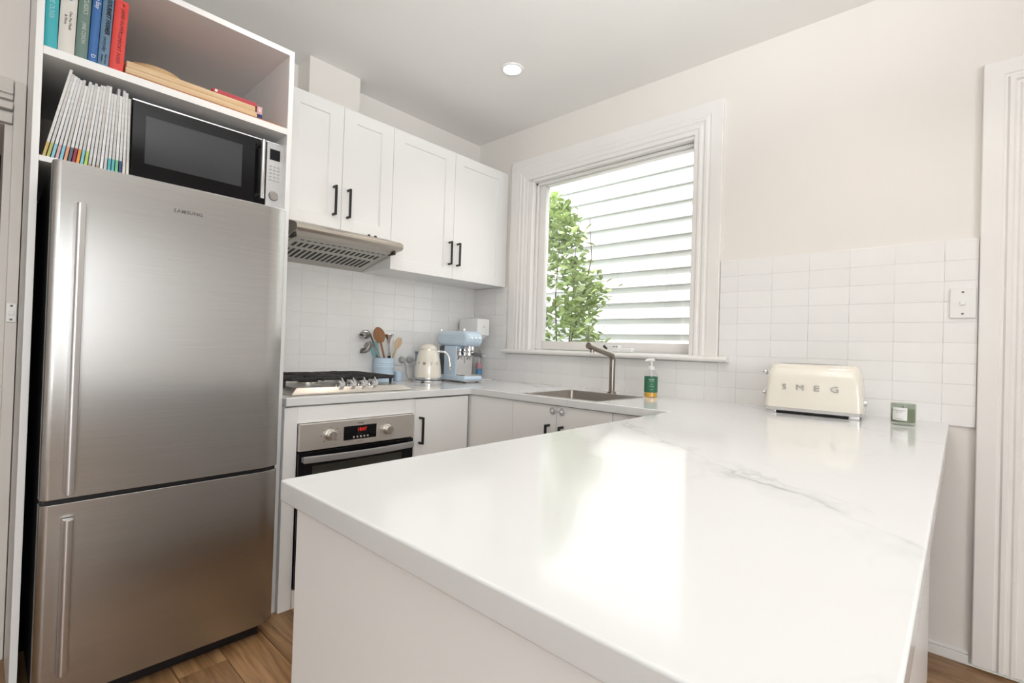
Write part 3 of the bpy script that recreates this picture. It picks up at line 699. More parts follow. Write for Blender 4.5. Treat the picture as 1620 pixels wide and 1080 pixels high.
bookspec('teal hardback cookbook at the left end of the top shelf', -2.460, -2.4275, 0.285, tealc, 0.3, [('JAMIE OLIVER', 0.017, tealink, 0, 0.135, dict(sx=0.8))])
bookspec('cream-white cookbook with pale blue title beside the teal book', -2.4265, -2.387, 0.285, (0.70, 0.67, 0.62), 1.2, [('at home', 0.030, blue_ink, 0.002, 0.215, dict(shear=0.2, sx=.85)), ('One Pot Meals', 0.010, ink, 0.005, 0.108, {}), ('& More', 0.010, ink, -0.006, 0.108, {})])
bookspec('grey-green cookbook with pale capitals between white and blue books', -2.3855, -2.3555, 0.280, (0.15, 0.23, 0.20), 1.6, [('FAMILY CLASSICS', 0.0165, palegr, 0.002, 0.195, dict(sx=.75)), ('JANE COXON', 0.0145, palegr, 0.001, 0.085, dict(sx=.75))])
bookspec('bright blue cookbook with white title near the top', -2.3540, -2.3310, 0.272, (0.045, 0.15, 0.40), 2.0, [('Orange Easy', 0.0165, inkw, 0.001, 0.215, dict(shear=.15, sx=.8)), ('D', 0.016, inkw, 0, 0.022, {})])
bookspec('slate blue cookbook with heavy black italic lettering', -2.3295, -2.3015, 0.262, (0.13, 0.23, 0.34), 2.3, [('GOURMET FARMER', 0.0165, darkb, 0.002, 0.170, dict(shear=.2, sx=.86, bold=.0006)), ('everyday', 0.014, darkb, -0.001, 0.075, dict(shear=.3)), ('Slow Food', 0.0075, darkb, 0.004, 0.026, {}), ('Kitchen', 0.0075, darkb, -0.005, 0.026, {})])
bookspec('bright red cookbook at the right end of the row', -2.3000, -2.2630, 0.243, (0.72, 0.065, 0.055), 2.5, [('JAMIE OLIVER', 0.0145, redink, 0.003, 0.172, dict(sx=.85, spacing=1.15)), ('COMFORT FOOD', 0.0145, redink, 0.001, 0.078, dict(sx=.85, spacing=1.15)), ('Jm', 0.010, redink, 0.004, 0.228, dict(shear=.3))])
# chopping boards, round board and red box beside the books
def rbox(x0, x1, y0, y1, z0, z1): return bx(x0, x1, y0, y1, z0, z1)
single('chopping_board', rbox(-2.258, -1.735, -0.650, -0.34, SH2, SH2+.008), wood('terracotta_board', (0.36, 0.14, 0.06), (0.44, 0.19, 0.09), 4, 0.5, axis='X'), 'thin reddish-brown board lying lowest on the top shelf', 'chopping board', 'chopping boards on the top shelf', loc=(-2.0, -0.5, SH2), bev=0.001)
single('chopping_board', rbox(-2.256, -1.832, -0.646, -0.36, SH2+.0083, SH2+.030), palew, 'pale wooden chopping board in the middle of the stack', 'chopping board', 'chopping boards on the top shelf', loc=(-2.04, -0.5, SH2+.0083), bev=0.003)
single('chopping_board', rbox(-2.254, -1.838, -0.643, -0.40, SH2+.0303, SH2+.052), palew, 'pale wooden chopping board on top of the stack', 'chopping board', 'chopping boards on the top shelf', loc=(-2.04, -0.5, SH2+.0303), bev=0.003)
single('round_board', B().lathe([(0.001, 0), (0.092, 0), (0.101, .006), (0.102, .040), (0.096, .048), (0.001, .048)], (-2.148, -0.472, SH2+.0525), 40), roundw, 'round wooden board lying on the chopping boards behind the red book', 'chopping board', loc=(-2.148, -0.472, SH2+.0525))
redm = mat('red_card', (0.45, 0.05, 0.07), 0.45, var=0.06); navy = mat('navy_card', (0.015, 0.03, 0.12), 0.45); pinkm = mat('pink_card', (0.62, 0.36, 0.38), 0.5)
rb = root('booklet', (-1.9, -0.54, SH2+.0523), 'flat red booklet lying on the right end of the chopping boards', 'book')
obj('cover', bx(-1.992, -1.834, -0.642, -0.47, SH2+.0523, SH2+.0665), redm, rb, bev=0.001)
obj('white_patch', bx(-1.985, -1.976, -0.6432, -0.640, SH2+.055, SH2+.064), inkw, rb)
rb = root('spice_box', (-1.824, -0.6, SH2+.0083), 'tiny pink and navy box at the right end of the chopping boards', 'box')
obj('pink_lid', bx(-1.8315, -1.812, -0.642, -0.55, SH2+.0265, SH2+.058), pinkm, rb, bev=0.001); obj('navy_base', bx(-1.8315, -1.812, -0.642, -0.55, SH2+.0083, SH2+.0263), navy, rb)
obj('pale_spot', bx(-1.8255, -1.818, -0.6432, -0.640, SH2+.036, SH2+.050), mat('pink_print', (0.75, 0.60, 0.60), 0.5), rb)
# magazines leaning on the lower shelf
SH1 = 1.6905
bands = [('gold', (0.55, 0.40, 0.12)), ('yellow-green', (0.45, 0.45, 0.15)), ('light blue', (0.25, 0.52, 0.60)), ('pink', (0.62, 0.38, 0.40)), ('sky blue', (0.22, 0.50, 0.62)), ('salmon', (0.66, 0.32, 0.20)),
         ('charcoal', (0.10, 0.12, 0.15)), ('maroon', (0.30, 0.03, 0.06)), ('orange', (0.75, 0.30, 0.05)), ('aqua blue', (0.20, 0.52, 0.58)), ('lime', (0.45, 0.60, 0.14)), ('tan', (0.42, 0.32, 0.18)), ('grey', (0.45, 0.44, 0.43)),
         ('brown', (0.36, 0.26, 0.14)), ('white', (0.80, 0.80, 0.80)), ('silver', (0.55, 0.56, 0.57)), ('turquoise', (0.10, 0.45, 0.50)), ('teal', (0.12, 0.42, 0.46)), ('green', (0.16, 0.50, 0.24)), ('navy', (0.03, 0.06, 0.18)), ('pale grey', (0.66, 0.65, 0.63)), ('cream', (0.68, 0.66, 0.60))]
ords = 'first second third fourth fifth sixth seventh eighth ninth tenth eleventh twelfth thirteenth fourteenth fifteenth sixteenth seventeenth eighteenth nineteenth twentieth twenty-first last'.split()
nM = len(bands)
magp = [mat('magazine_spine_%d' % i, c, 0.35, var=0.12, vscale=30, stretch=(1, 1, 3)) for i, c in enumerate([(0.66, 0.65, 0.63), (0.56, 0.55, 0.54), (0.72, 0.71, 0.69), (0.60, 0.61, 0.62)])]
for i, (nm, c) in enumerate(bands):
    b0 = -2.4445+i*(0.2095/(nM-1)); h = [0.305, 0.292, 0.288, 0.285, 0.280, 0.283][i % 6] if i < 6 else random.choice([0.276, 0.283, 0.288, 0.266]); th = 0.0070
    a = math.atan2((-2.390+i*(0.1535/(nM-1)))-b0, 0.285)
    t = root('magazine', (b0, -0.635, SH1), 'magazine with %s spine foot, %s from left in leaning row' % (nm, ords[i]), 'magazine', 'magazines on the lower shelf', rot=(0, a, 0))
    bh = 0.052 if i < 11 else (0.012 if i in (11, 12, 13) else 0.045)
    dp = 0.20
    obj('spine_foot', bx(-th, 0, 0, dp, 0, bh), mat('magazine_band_'+nm.replace(' ', '_').replace('-', '_'), c, 0.4, var=0.05), t, local=True)
    obj('spine', bx(-th, 0, 0, dp, bh, h), magp[i % 4], t, local=True)

# ------------------------------------------------------------------ built-in oven
on = root('oven', (-1.347, -0.5, 0.08), 'built-in stainless and black glass oven below the cooktop', 'oven')
OX0, OX1, OY = -1.637, -1.049, -0.703
obj('body', bx(OX0+.02, OX1-.02, OY+.03, -0.15, 0.09, 0.775), black, on)
opn = obj('control_panel', bx(OX0, OX1, OY, OY+.03, 0.668, 0.784), mat('oven_steel', (0.74, 0.715, 0.68), 0.42, 1.0, var=0.03), on, bev=0.002)
obj('display', bx(-1.436, -1.268, OY-.0015, OY+.004, 0.693, 0.756), blackgl, opn, bev=0.0005)
text('clock_digits', '18:07', 0.022, mat('red_led', (0.2, 0.01, 0.01), 0.4, emit=(1, 0.05, 0.03), estr=0.55), opn, mrot((-1.345, OY-.002, 0.737), *FRONT_Y), local=False, bold=.0005)
for k in range(5):
    kb = obj('button', B().lathe([(0.0052, 0), (0.0052, 0.003), (0.004, 0.0045), (0.0005, 0.0045)], n=14), chrome, opn, local=True)
    kb.location = Vector((-1.387+k*0.018, OY-.0012, 0.704))-OFF[on]; kb.rotation_euler = (R(90), 0, 0)
for x, z in ((-1.500, 0.727), (-1.207, 0.722)):
    kn = obj('knob', B().lathe([(0.026, 0), (0.025, 0.004), (0.021, 0.006), (0.020, 0.026), (0.018, 0.028), (0.0005, 0.028)], n=28), steel2, opn, local=True)
    kn.location = Vector((x, OY, z))-OFF[on]; kn.rotation_euler = (R(90), 0, 0)
    obj('grip', B().box(-.0045, .0045, -.020, .020, .026, .036), steel2, kn, local=True, bev=0.002)
    for k in range(7):
        an = R(-140+k*46.6); rr_ = 0.040
        if x > -1.3 and k not in (3,): continue
        text('lettering', ['OFF', '50', '100', '150', '200', '250', 'MAX'][k], 0.0065, ink, opn, mrot((x+rr_*math.sin(an)*1.1, OY-.0004, z+rr_*math.cos(an)*0.85), *FRONT_Y), local=False, extrude=.0002)
text('lettering', 'omega', 0.0115, ink, opn, mrot((-1.352, OY-.0004, 0.768), *FRONT_Y), local=False, extrude=.0002, bold=.0002)
text('lettering', 'fan forced', 0.0070, ink, opn, mrot((-1.352, OY-.0004, 0.682), *FRONT_Y), local=False, extrude=.0002)
odr = obj('door', bx(OX0, OX1, OY+.002, OY+.03, 0.085, 0.662), blackgl, on, bev=0.002)
obj('door_window', bx(OX0+.06, OX1-.07, OY+.0005, OY+.004, 0.20, 0.600), mat('oven_window', (0.035, 0.037, 0.030), 0.06, var=0.05, coat=0.4), odr)
pts = [(OX0+.012+(OX1-OX0-.024)*k/14, OY-.020-.022*math.sin(PI*k/14), 0.634) for k in range(15)]
hb = B()
hb.loft([[(p[0], p[1]+.006, p[2]-.015), (p[0], p[1]-.004, p[2]-.014), (p[0], p[1]-.004, p[2]+.014), (p[0], p[1]+.006, p[2]+.015)] for p in pts])
oh = obj('handle', hb, mat('oven_handle_grey', (0.42, 0.42, 0.43), 0.35, 0.7, var=0.02), odr, bev=0.002, seg=1)
obj('handle_post', B().box(OX0+.012, OX0+.03, OY-.018, OY+.003, 0.624, 0.644).box(OX1-.03, OX1-.012, OY-.018, OY+.003, 0.624, 0.644), greyp, odr)

# ------------------------------------------------------------------ cooktop
ck = root('gas_cooktop', (-1.33, -0.38, CT), 'four-burner stainless gas cooktop set into the back worktop', 'cooktop')
CX0, CX1, CY0, CY1 = -1.650, -1.022, -0.640, -0.115
obj('plate', B().loft([[(CX0, CY0, CT+.0005), (CX1, CY0, CT+.0005), (CX1, CY1, CT+.0005), (CX0, CY1, CT+.0005)],
                        [(CX0, CY0, CT+.006), (CX1, CY0, CT+.006), (CX1, CY1, CT+.006), (CX0, CY1, CT+.006)],
                        [(CX0+.03, CY0+.022, CT+.034), (CX1-.045, CY0+.022, CT+.030), (CX1-.03, CY1-.01, CT+.026), (CX0+.03, CY1-.01, CT+.026)]]), steel2, ck, bev=0.003, seg=2)
for x in (-1.408, -1.349, -1.291, -1.232):
    kn = obj('knob', B().lathe([(0.019, 0), (0.019, 0.003), (0.0155, 0.005), (0.0145, 0.026), (0.012, 0.030), (0.0005, 0.031)], n=22), chrome, ck, local=True)
    kn.location = Vector((x, -0.600, CT+.029))-OFF[ck]; kn.rotation_euler = (R(52), 0, 0); kn.scale = (1.15, 1.15, 1.1)
    obj('grip', B().box(-.003, .003, -.002, .021, .026, .036), chrome, kn, local=True, bev=0.001)
text('lettering', 'omega', 0.011, ink, ck, mrot((-1.105, -0.594, CT+.0325), (1, 0, 0), (0, 1, 0)), local=False, extrude=.0002)
for bx_, by_, br in ((-1.50, -0.235, .036), (-1.49, -0.445, .046), (-1.19, -0.235, .046), (-1.20, -0.445, .032)):
    bn = obj('burner', B().lathe([(br*1.35, 0.026), (br*1.3, 0.034), (br, 0.036), (br, 0.044)], (bx_, by_, CT), 24), alu, ck)
    obj('burner_cap', B().lathe([(br*.98, 0.0442), (br*.98, 0.050), (br*.85, 0.053), (0.001, 0.053)], (bx_, by_, CT), 24), iron, bn)
    obj('flame_ring', B().lathe([(br*1.02, 0.038), (br*1.08, 0.040), (br*1.02, 0.0435)], (bx_, by_, CT), 24, cap=False), steel2, bn)
for gx0, gx1 in ((-1.632, -1.340), (-1.332, -1.058)):
    z = CT+.064; s = 0.0078
    gm = obj('grate', B().tube([(gx0+.02, -0.535, z), (gx1-.02, -0.535, z), (gx1, -0.515, z), (gx1, -0.155, z), (gx1-.02, -0.135, z), (gx0+.02, -0.135, z), (gx0, -0.155, z), (gx0, -0.515, z), (gx0+.02, -0.535, z)], s, 8), iron, ck)
    for cy in (-0.235, -0.445):
        cx = (gx0+gx1)/2
        for an in (0, 90, 180, 270):
            dx, dy = math.cos(R(an)), math.sin(R(an)); e = ((gx1-gx0)/2 if dx else 0.095)
            obj('finger', B().tube([(cx+dx*.028, cy+dy*.028, z+.003), (cx+dx*.07, cy+dy*.07, z+.004), (cx+dx*e, cy+dy*e, z)], [.005, .007, .0075], 8), iron, gm)
    obj('crossbar', B().tube([(gx0, -0.338, z), (gx1, -0.338, z)], s, 8), iron, gm)
    for x in (gx0+.006, gx1-.006):
        for y in (-0.50, -0.17): obj('grate_foot', B().tube([(x, y, CT+.022), (x, y, z)], [.006, .0085], 8), iron, gm)

# ------------------------------------------------------------------ utensil crock, cup and utensils
CXc, CYc = -0.838, -0.082
crk = root('utensil_crock', (CXc, CYc, CT), 'pale blue ribbed tin crock holding cooking utensils', 'crock')
prof = [(0.056, 0), (0.060, 0.002), (0.0625, 0.09), (0.0645, 0.093), (0.0628, 0.096), (0.063, 0.103), (0.065, 0.106), (0.0632, 0.109), (0.064, 0.116), (0.066, 0.119), (0.0642, 0.122), (0.0648, 0.143), (0.066, 0.146), (0.0645, 0.148), (0.062, 0.146), (0.058, 0.010), (0.001, 0.008)]
obj('body', B().lathe(prof, (CXc, CYc, CT), 36), sky_b2, crk)
single('cup', B().lathe([(0.026, 0), (0.029, 0.002), (0.030, 0.060), (0.0285, 0.062), (0.027, 0.059), (0.025, 0.006), (0.001, 0.005)], (-0.722, -0.075, CT), 28), sky_b2, 'small pale blue cup right of the utensil crock', 'cup', loc=(-0.722, -0.075, CT))
utst = mat('utensil_steel', (0.46, 0.44, 0.42), 0.25, 1.0, var=0.04)
def utensil(name, label, tip, base, build, cat='utensil'):
    # local z runs from the base in the crock to the tip; the face looks along local -y
    base = Vector((CXc+base[0], CYc+base[1], CT+base[2])); tip = Vector(tip); v = tip-base
    t = root(name, tuple(base), label, cat, 'utensils in the crock')
    zz = v.normalized(); cv = Vector((-0.60, -0.80, 0)); yy = (-cv - zz*(-cv).dot(zz)).normalized(); xx = yy.cross(zz)
    t.rotation_euler = Matrix((xx, yy, zz)).transposed().to_euler()
    build(t, v.length); return t
def spoon_build(m, hw, hl, thick):
    def f(t, L):
        obj('handle', B().tube([(0, 0, 0.0), (0, 0, L*.5), (0, 0, L-hl*.95)], [.0055, .006, .0075], 10), m, t, local=True)
        rings = []
        for k in range(9):
            s = k/8; wv = hw*math.sin(PI*min(1, .12+.80*s))**.75; zz = L-hl+hl*s
            if k == 8: wv = hw*.25
            rings.append([(wv*math.cos(2*PI*i/14), thick*math.sin(2*PI*i/14)*(1 if math.sin(2*PI*i/14) > 0 else -.15)+.002, zz) for i in range(14)])
        obj('bowl', B().loft(rings), m, t, local=True, angle=60)
    return f
def ladle_build(r, tilt):
    def f(t, L):
        obj('handle', B().tube([(0, 0, 0), (0, 0, L*.6), (0.0, 0.0, L-.02), (-.012, 0, L)], [.0035, .0045, .0055, .006], 8), utst, t, local=True)
        b = B(); b.lathe([(0.002, -r*.62), (r*.55, -r*.52), (r*.88, -r*.25), (r, 0), (r*.98, .002), (r*.84, -r*.22), (r*.5, -r*.48), (0.002, -r*.58)], (0, 0, 0), 24)
        bmesh.ops.rotate(b.bm, verts=b.bm.verts, cent=(0, 0, 0), matrix=Euler((0, R(tilt), 0)).to_matrix()); bmesh.ops.translate(b.bm, verts=b.bm.verts, vec=(-r*.95, 0, L-.004))
        obj('bowl', b, utst, t, local=True)
    return f
utensil('wooden_spoon', 'large dark brown wooden spoon standing upright in the crock', (-0.926, -0.132, 1.236), (0.012, -0.045, 0.02), spoon_build(spoonw, 0.036, 0.098, 0.010), 'spoon')
utensil('wooden_spoon', 'small pale wooden spoon leaning right in the crock', (-0.752, -0.125, 1.180), (0.004, -0.012, 0.02), spoon_build(spoonp, 0.022, 0.072, 0.008), 'spoon')
utensil('ladle', 'steel ladle hanging lowest at the left of the crock', (-0.950, -0.120, 1.136), (0.040, -0.012, 0.02), ladle_build(0.047, -22), 'ladle')
utensil('serving_spoon', 'steel serving spoon between the ladle and the slotted scoop', (-0.935, -0.062, 1.200), (0.042, 0.012, 0.02), ladle_build(0.034, 28), 'spoon')
def slotted(t, L):
    obj('handle', B().tube([(0, 0, 0), (0, 0, L*.6), (0, 0, L-.03)], [.0035, .0045, .006], 8), utst, t, local=True)
    for k in range(4): obj('tine', B().tube([(0, 0.004*(k-1.5)*2, L-.035), (-.010, 0.011*(k-1.5), L-.010), (-.035, .012*(k-1.5), L), (-.055, .012*(k-1.5), L-.008)], [.005, .0055, .005, .003], 8), utst, t, local=True)
utensil('pasta_server', 'steel pasta server with curled tines at the top left of the crock', (-0.925, -0.034, 1.224), (0.034, 0.034, 0.02), slotted)
def spat(t, L):
    obj('handle', B().tube([(0, 0, 0), (0, 0, L-.08)], [.006, .007], 8), mat('aqua_silicone', (0.30, 0.58, 0.62), 0.4), t, local=True)
    obj('blade', bx(-.024, .024, -.004, .004, L-.09, L), mat('aqua_silicone', (0.30, 0.58, 0.62), 0.4), t, local=True, bev=.003)
utensil('spatula', 'aqua silicone spatula behind the brown wooden spoon', (-0.892, -0.042, 1.150), (-0.002, 0.045, 0.02), spat, 'spatula')
def masher(t, L):
    obj('handle', B().tube([(0, 0, 0), (0, 0, L*.45)], [.009, .010], 10), black, t, local=True)
    obj('neck', B().tube([(0, 0, L*.45), (0, 0, L*.72)], [.008, .006], 10), chrome, t, local=True)
    obj('head', B().loft([[(w1*math.cos(2*PI*i/16), w1*.35*math.sin(2*PI*i/16), z) for i in range(16)] for w1, z in ((.006, L*.72), (.012, L*.85), (.030, L-.006), (.031, L))]), chrome, t, local=True)
utensil('potato_masher', 'chrome masher with flared head and black grip in the crock', (-0.822, -0.100, 1.198), (0.026, -0.026, 0.05), masher)
# power point with two plugs on the back wall
pp = root('power_outlet', (-0.632, -0.0112, 1.035), 'white double power outlet on the back wall between crock and kettle', 'power outlet')
obj('plate', bx(-0.715, -0.548, -0.0185, -0.0113, 0.998, 1.074), whitep, pp, bev=0.002)
for x in (-0.668, -0.604): obj('rocker', bx(x-.006, x+.006, -0.0215, -0.018, 1.055, 1.068), whitep, pp, bev=0.001)
for nm, x, lab, pth in (('power_plug', -0.666, 'grey round plug on the left socket of the back wall', None), ('power_plug', -0.606, 'grey round plug with cord on the right socket of the back wall', 1)):
    t = root(nm, (x, -0.019, 1.034), lab, 'plug', 'plugs in the back wall outlet')
    p_ = obj('plug_body', B().lathe([(0.0225, 0), (0.0225, 0.012), (0.018, 0.026), (0.010, 0.030), (0.0005, 0.030)], n=24), greyp, t, local=True); p_.rotation_euler = (R(90), 0, 0)
    if pth: obj('cord', B().tube([(x, -.045, 1.034), (x+.03, -.055, 1.032), (x+.05, -.06, 1.012), (x+.03, -.06, 0.96), (x+.01, -.065, 0.918), (x+.03, -.085, 0.905), (x+.04, -.13, 0.9045)], 0.0035, 8), greyp, t)
    else: obj('cord', B().tube([(x, -.047, 1.030), (x+.012, -.055, 1.01), (x+.016, -.055, 0.95), (x+.025, -.06, 0.915), (x+.05, -.075, 0.905), (x+.07, -.12, 0.9045)], 0.0035, 8), greyp, t)

# ------------------------------------------------------------------ kettle
KX, KY = -0.606, -0.232
kt = root('electric_kettle', (KX, KY, CT), 'cream retro electric kettle with chrome handle on the back worktop', 'kettle')
kt.scale = (1.1, 1.1, 1.02)
obj('base', B().lathe([(0.082, 0), (0.084, 0.003), (0.084, 0.012), (0.078, 0.016), (0.06, 0.018)], (KX, KY, CT), 36), chrome, kt)
obj('skirt', B().lathe([(0.079, 0.0185), (0.0805, 0.022), (0.080, 0.030)], (KX, KY, CT), 36), chrome, kt)
obj('body', B().lathe([(0.078, 0.0305), (0.0785, 0.034), (0.0765, 0.07), (0.0725, 0.11), (0.067, 0.15), (0.0605, 0.18), (0.054, 0.200), (0.0525, 0.203)], (KX, KY, CT), 48), cream, kt)
obj('lid', B().lathe([(0.0525, 0.2035), (0.0525, 0.209), (0.048, 0.220), (0.037, 0.231), (0.020, 0.2375), (0.0005, 0.239)], (KX, KY, CT), 40), cream, kt)
obj('lid_seam', B().lathe([(0.0535, 0.2020), (0.0535, 0.2042)], (KX, KY, CT), 40, cap=False), chrome, kt)
# handle to the right of the view, spout to the left
hv = Vector((0.68, -0.73, 0)).normalized(); pc = Vector((KX, KY, CT))
def kp(r, z): return tuple(pc+hv*r+Vector((0, 0, z)))
obj('handle', B().tube([kp(.055, .192), kp(.075, .194), kp(.098, .190), kp(.112, .178), kp(.121, .155), kp(.127, .12), kp(.129, .088), kp(.128, .080)], [.009, .0085, .008, .008, .008, .008, .0085, .0075], 12), chrome, kt)
sv = -hv
obj('spout', B().loft([[tuple(pc+sv*r+Vector((-sv.y, sv.x, 0))*wv+Vector((0, 0, z))) for r, wv in ((.050+e, -.020*f_), (.070+e*1.6, 0), (.050+e, .020*f_), (.040, 0))] for z, e, f_ in ((.135, .006, .4), (.165, .004, .9), (.192, .008, 1.0))]), chrome, kt)
cvw = Vector((-0.60, -0.80, 0)); tng = Vector((0.80, -0.60, 0))
for ch, an in zip('SMEG', (-48, -18, 14, 42)):
    nd = (Matrix.Rotation(R(an), 3, 'Z') @ cvw); tn = Vector((-nd.y, nd.x, 0))
    text('lettering', ch, 0.024, steel2, kt, mrot(pc+nd*0.0716+Vector((0, 0, .118)), tn, (0, 0, 1)), local=False, extrude=.0012, bold=.0004)
obj('base_cutout', B().tube([tuple(pc+cvw*0.0845+tng*s_+Vector((0, 0, .004))) for s_ in (-.04, -.02)], .003, 6), black, kt)

# ------------------------------------------------------------------ espresso machine (faces -y)
EX0, EX1 = -0.462, -0.312; EXc = (EX0+EX1)/2
em = root('espresso_machine', (EXc, -0.30, CT), 'pastel blue retro espresso machine with chrome portafilter in the corner', 'coffee machine')
def capsule(x0, x1, y0, y1, z0, z1, r, n=6):
    poly = []
    for cy, cz, a0 in ((y1-r, z1-r, 0), (y0+r, z1-r, 90), (y0+r, z0+r, 180), (y1-r, z0+r, 270)):
        for k in range(n): a = R(a0+90*k/(n-1)); poly.append((cy+r*math.cos(a), cz+r*math.sin(a)))
    return B().prism(poly, 'x', x0, x1)
obj('head', capsule(EX0, EX1, -0.438, -0.122, 1.135, 1.238, 0.050, 8), sky_b, em, bev=0.026, seg=5, angle=50)
obj('column', bx(EX0+.006, EX1-.006, -0.330, -0.205, 0.935, 1.137), sky_b, em, bev=0.006)
obj('water_tank', bx(EX0+.012, EX1-.012, -0.204, -0.150, 0.945, 1.136), mat('smoked_tank', (0.06, 0.07, 0.08), 0.1, coat=.4), em, bev=0.004)
obj('base', capsule(EX0-.002, EX1+.002, -0.430, -0.140, 0.912, 0.946, 0.016), sky_b, em, bev=0.005, seg=2, angle=50)
obj('base_foot_rail', B().box(EX0+.008, EX1-.008, -0.41, -0.16, 0.906, 0.913), steel2, em)
for x in (EX0+.02, EX1-.02):
    for y in (-0.40, -0.18): obj('foot', B().lathe([(0.011, 0), (0.013, 0.007)], (x, y, CT), 14), black, em)
obj('splash_back', bx(EX0+.010, EX1-.010, -0.3325, -0.3305, 0.950, 1.120), chrome, em)
obj('drip_tray', B().box(EX0+.012, EX1-.012, -0.415, -0.336, 0.9465, 0.952), steel2, em, bev=0.002)
gh = obj('group_head', B().lathe([(0.034, 0), (0.036, -.006), (0.036, -.030), (0.030, -.036)], (EXc, -0.378, 1.136), 24), chrome, em)
pf = obj('portafilter', B().lathe([(0.033, 0), (0.034, -.004), (0.034, -.022), (0.026, -.030), (0.010, -.034)], (EXc, -0.378, 1.099), 24), chrome, em)
obj('portafilter_handle', B().tube([(EXc, -0.411, 1.086), (EXc, -0.44, 1.085), (EXc, -0.515, 1.082)], [.011, .0145, .014], 12), mat('dark_grey_grip', (0.13, 0.13, 0.13), 0.4), pf)
obj('handle_cap', B().tube([(EXc, -0.515, 1.082), (EXc, -0.527, 1.0815)], [.0135, .012], 12), chrome, pf)
obj('double_spout', B().tube([(EXc-.018, -0.378, 1.048), (EXc-.010, -0.378, 1.060), (EXc, -0.378, 1.066), (EXc+.010, -0.378, 1.060), (EXc+.018, -0.378, 1.048)], .006, 8), chrome, pf)
obj('steam_wand', B().tube([(EX1-.014, -0.405, 1.138), (EX1-.004, -0.41, 1.10), (EX1+.002, -0.415, 1.02)], .004, 8), chrome, em)
for x in (EXc-.035, EXc, EXc+.035):
    k_ = obj('button', B().lathe([(0.008, 0), (0.008, .003), (0.0005, .004)], n=14), chrome, em, local=True)
    k_.location = Vector((x, -0.4382, 1.190))-OFF[em]; k_.rotation_euler = (R(90), 0, 0)
kn = obj('steam_knob', B().lathe([(0.012, 0), (0.013, .01), (0.011, .014), (0.0005, .015)], (EX0+.03, -0.37, 1.2385), 16), chrome, em)
obj('cup_rail', B().tube([(EX0+.015, -0.36, 1.2385), (EX0+.015, -0.36, 1.244), (EX0+.015, -0.16, 1.244), (EX0+.015, -0.16, 1.2385)], .0025, 6), chrome, em)
text('lettering', 'SMEG', 0.018, chrome, em, mrot((EX0-.0006, -0.30, 1.188), *FRONT_X), local=False, extrude=.0008, spacing=1.3)
# tall white drinks maker in the corner behind it
sm = root('soda_maker', (-0.14, -0.15, CT), 'tall white countertop drinks maker with overhanging head in the corner', 'drinks maker')
obj('head', bx(-0.200, -0.082, -0.256, -0.055, 1.215, 1.337), whitep, sm, bev=0.010, seg=3)
obj('neck', B().loft([ring(-0.190, -0.092, -0.246, -0.06, 1.2155, .012), ring(-0.180, -0.100, -0.225, -0.06, 1.192, .012), ring(-0.172, -0.108, -0.20, -0.06, 1.190, .012), ring(-0.165, -0.115, -0.175, -0.06, 1.170, .012)]), whitep, sm)
obj('column', bx(-0.190, -0.092, -0.10, -0.055, 0.908, 1.2155), whitep, sm, bev=0.008)
obj('base', bx(-0.200, -0.082, -0.300, -0.055, 0.9003, 0.909), whitep, sm, bev=0.003)
obj('nozzle', B().lathe([(0.020, 0), (0.018, -.012), (0.006, -.030), (0.004, -.050)], (-0.140, -0.185, 1.172), 18), steel2, sm)
obj('logo_mark', bx(-0.150, -0.130, -0.2568, -0.2555, 1.2765, 1.2795), ink, sm)
bt = root('drink_bottle', (-0.128, -0.205, 0.9092), 'slim clear bottle with blue and red label under the drinks maker', 'bottle')
obj('body', B().lathe([(0.022, 0), (0.024, .003), (0.024, .135), (0.021, .155), (0.014, .175), (0.013, .195)], (-0.128, -0.205, 0.9092), 24), clear, bt)
obj('blue_label', B().lathe([(0.0245, 0.030), (0.0245, 0.066)], (-0.128, -0.205, 0.9092), 24, cap=False), mat('blue_label', (0.10, 0.26, 0.46), 0.4), bt)
obj('red_label', B().lathe([(0.0245, 0.070), (0.0245, 0.110)], (-0.128, -0.205, 0.9092), 24, cap=False), mat('plum_label', (0.50, 0.27, 0.31), 0.4), bt)

# ------------------------------------------------------------------ tap, soap, toaster, candle, switches
tp = root('kitchen_tap', (-0.164, -1.324, CT), 'brushed nickel mixer tap with a slanted spout behind the sink', 'tap')
obj('base_flange', B().lathe([(0.024, 0.0003), (0.024, 0.008), (0.018, 0.010)], (-0.164, -1.324, CT), 24), nickel, tp)
bend = [(-0.164, -1.324, CT+.009), (-0.164, -1.324, 1.085)]
for k in range(7): a = R(12.5*k); bend.append((-0.164-.035*(1-math.cos(a)), -1.324, 1.085+.035*math.sin(a)))
bend += [(-0.405, -1.324, 1.161)]
obj('spout', B().tube(bend, [0.0165]*(len(bend)-1)+[0.0175], 20), nickel, tp)
obj('spout_end', B().tube([(-0.4055, -1.324, 1.1612), (-0.411, -1.324, 1.1625)], [0.0175, 0.0165], 20), nickel, tp)
obj('aerator', B().lathe([(0.011, 0), (0.011, -.016), (0.008, -.017)], (-0.375, -1.324, 1.1425), 16), nickel, tp)
obj('lever', B().tube([(-0.410, -1.324, 1.172), (-0.414, -1.324, 1.205), (-0.412, -1.324, 1.262)], [.0035, .004, .0032], 8), nickel, tp)
so = root('soap_bottle', (-0.150, -1.552, CT), 'clear pump soap bottle with green label beside the sink', 'bottle')
amber = mat('amber_liquid', (0.75, 0.42, 0.05), 0.1, coat=.3)
S0 = (-0.150, -1.552, CT+.0005)
obj('bottle', B().lathe([(0.030, 0), (0.034, .003), (0.0345, .105), (0.032, .120), (0.022, .136), (0.014, .143), (0.014, .150)], S0, 28), clear, so)
obj('liquid', B().lathe([(0.0325, 0.0015), (0.0330, .030), (0.0005, .030)], S0, 28), amber, so)
greenl = mat('green_label', (0.035, 0.16, 0.085), 0.45, var=0.05)
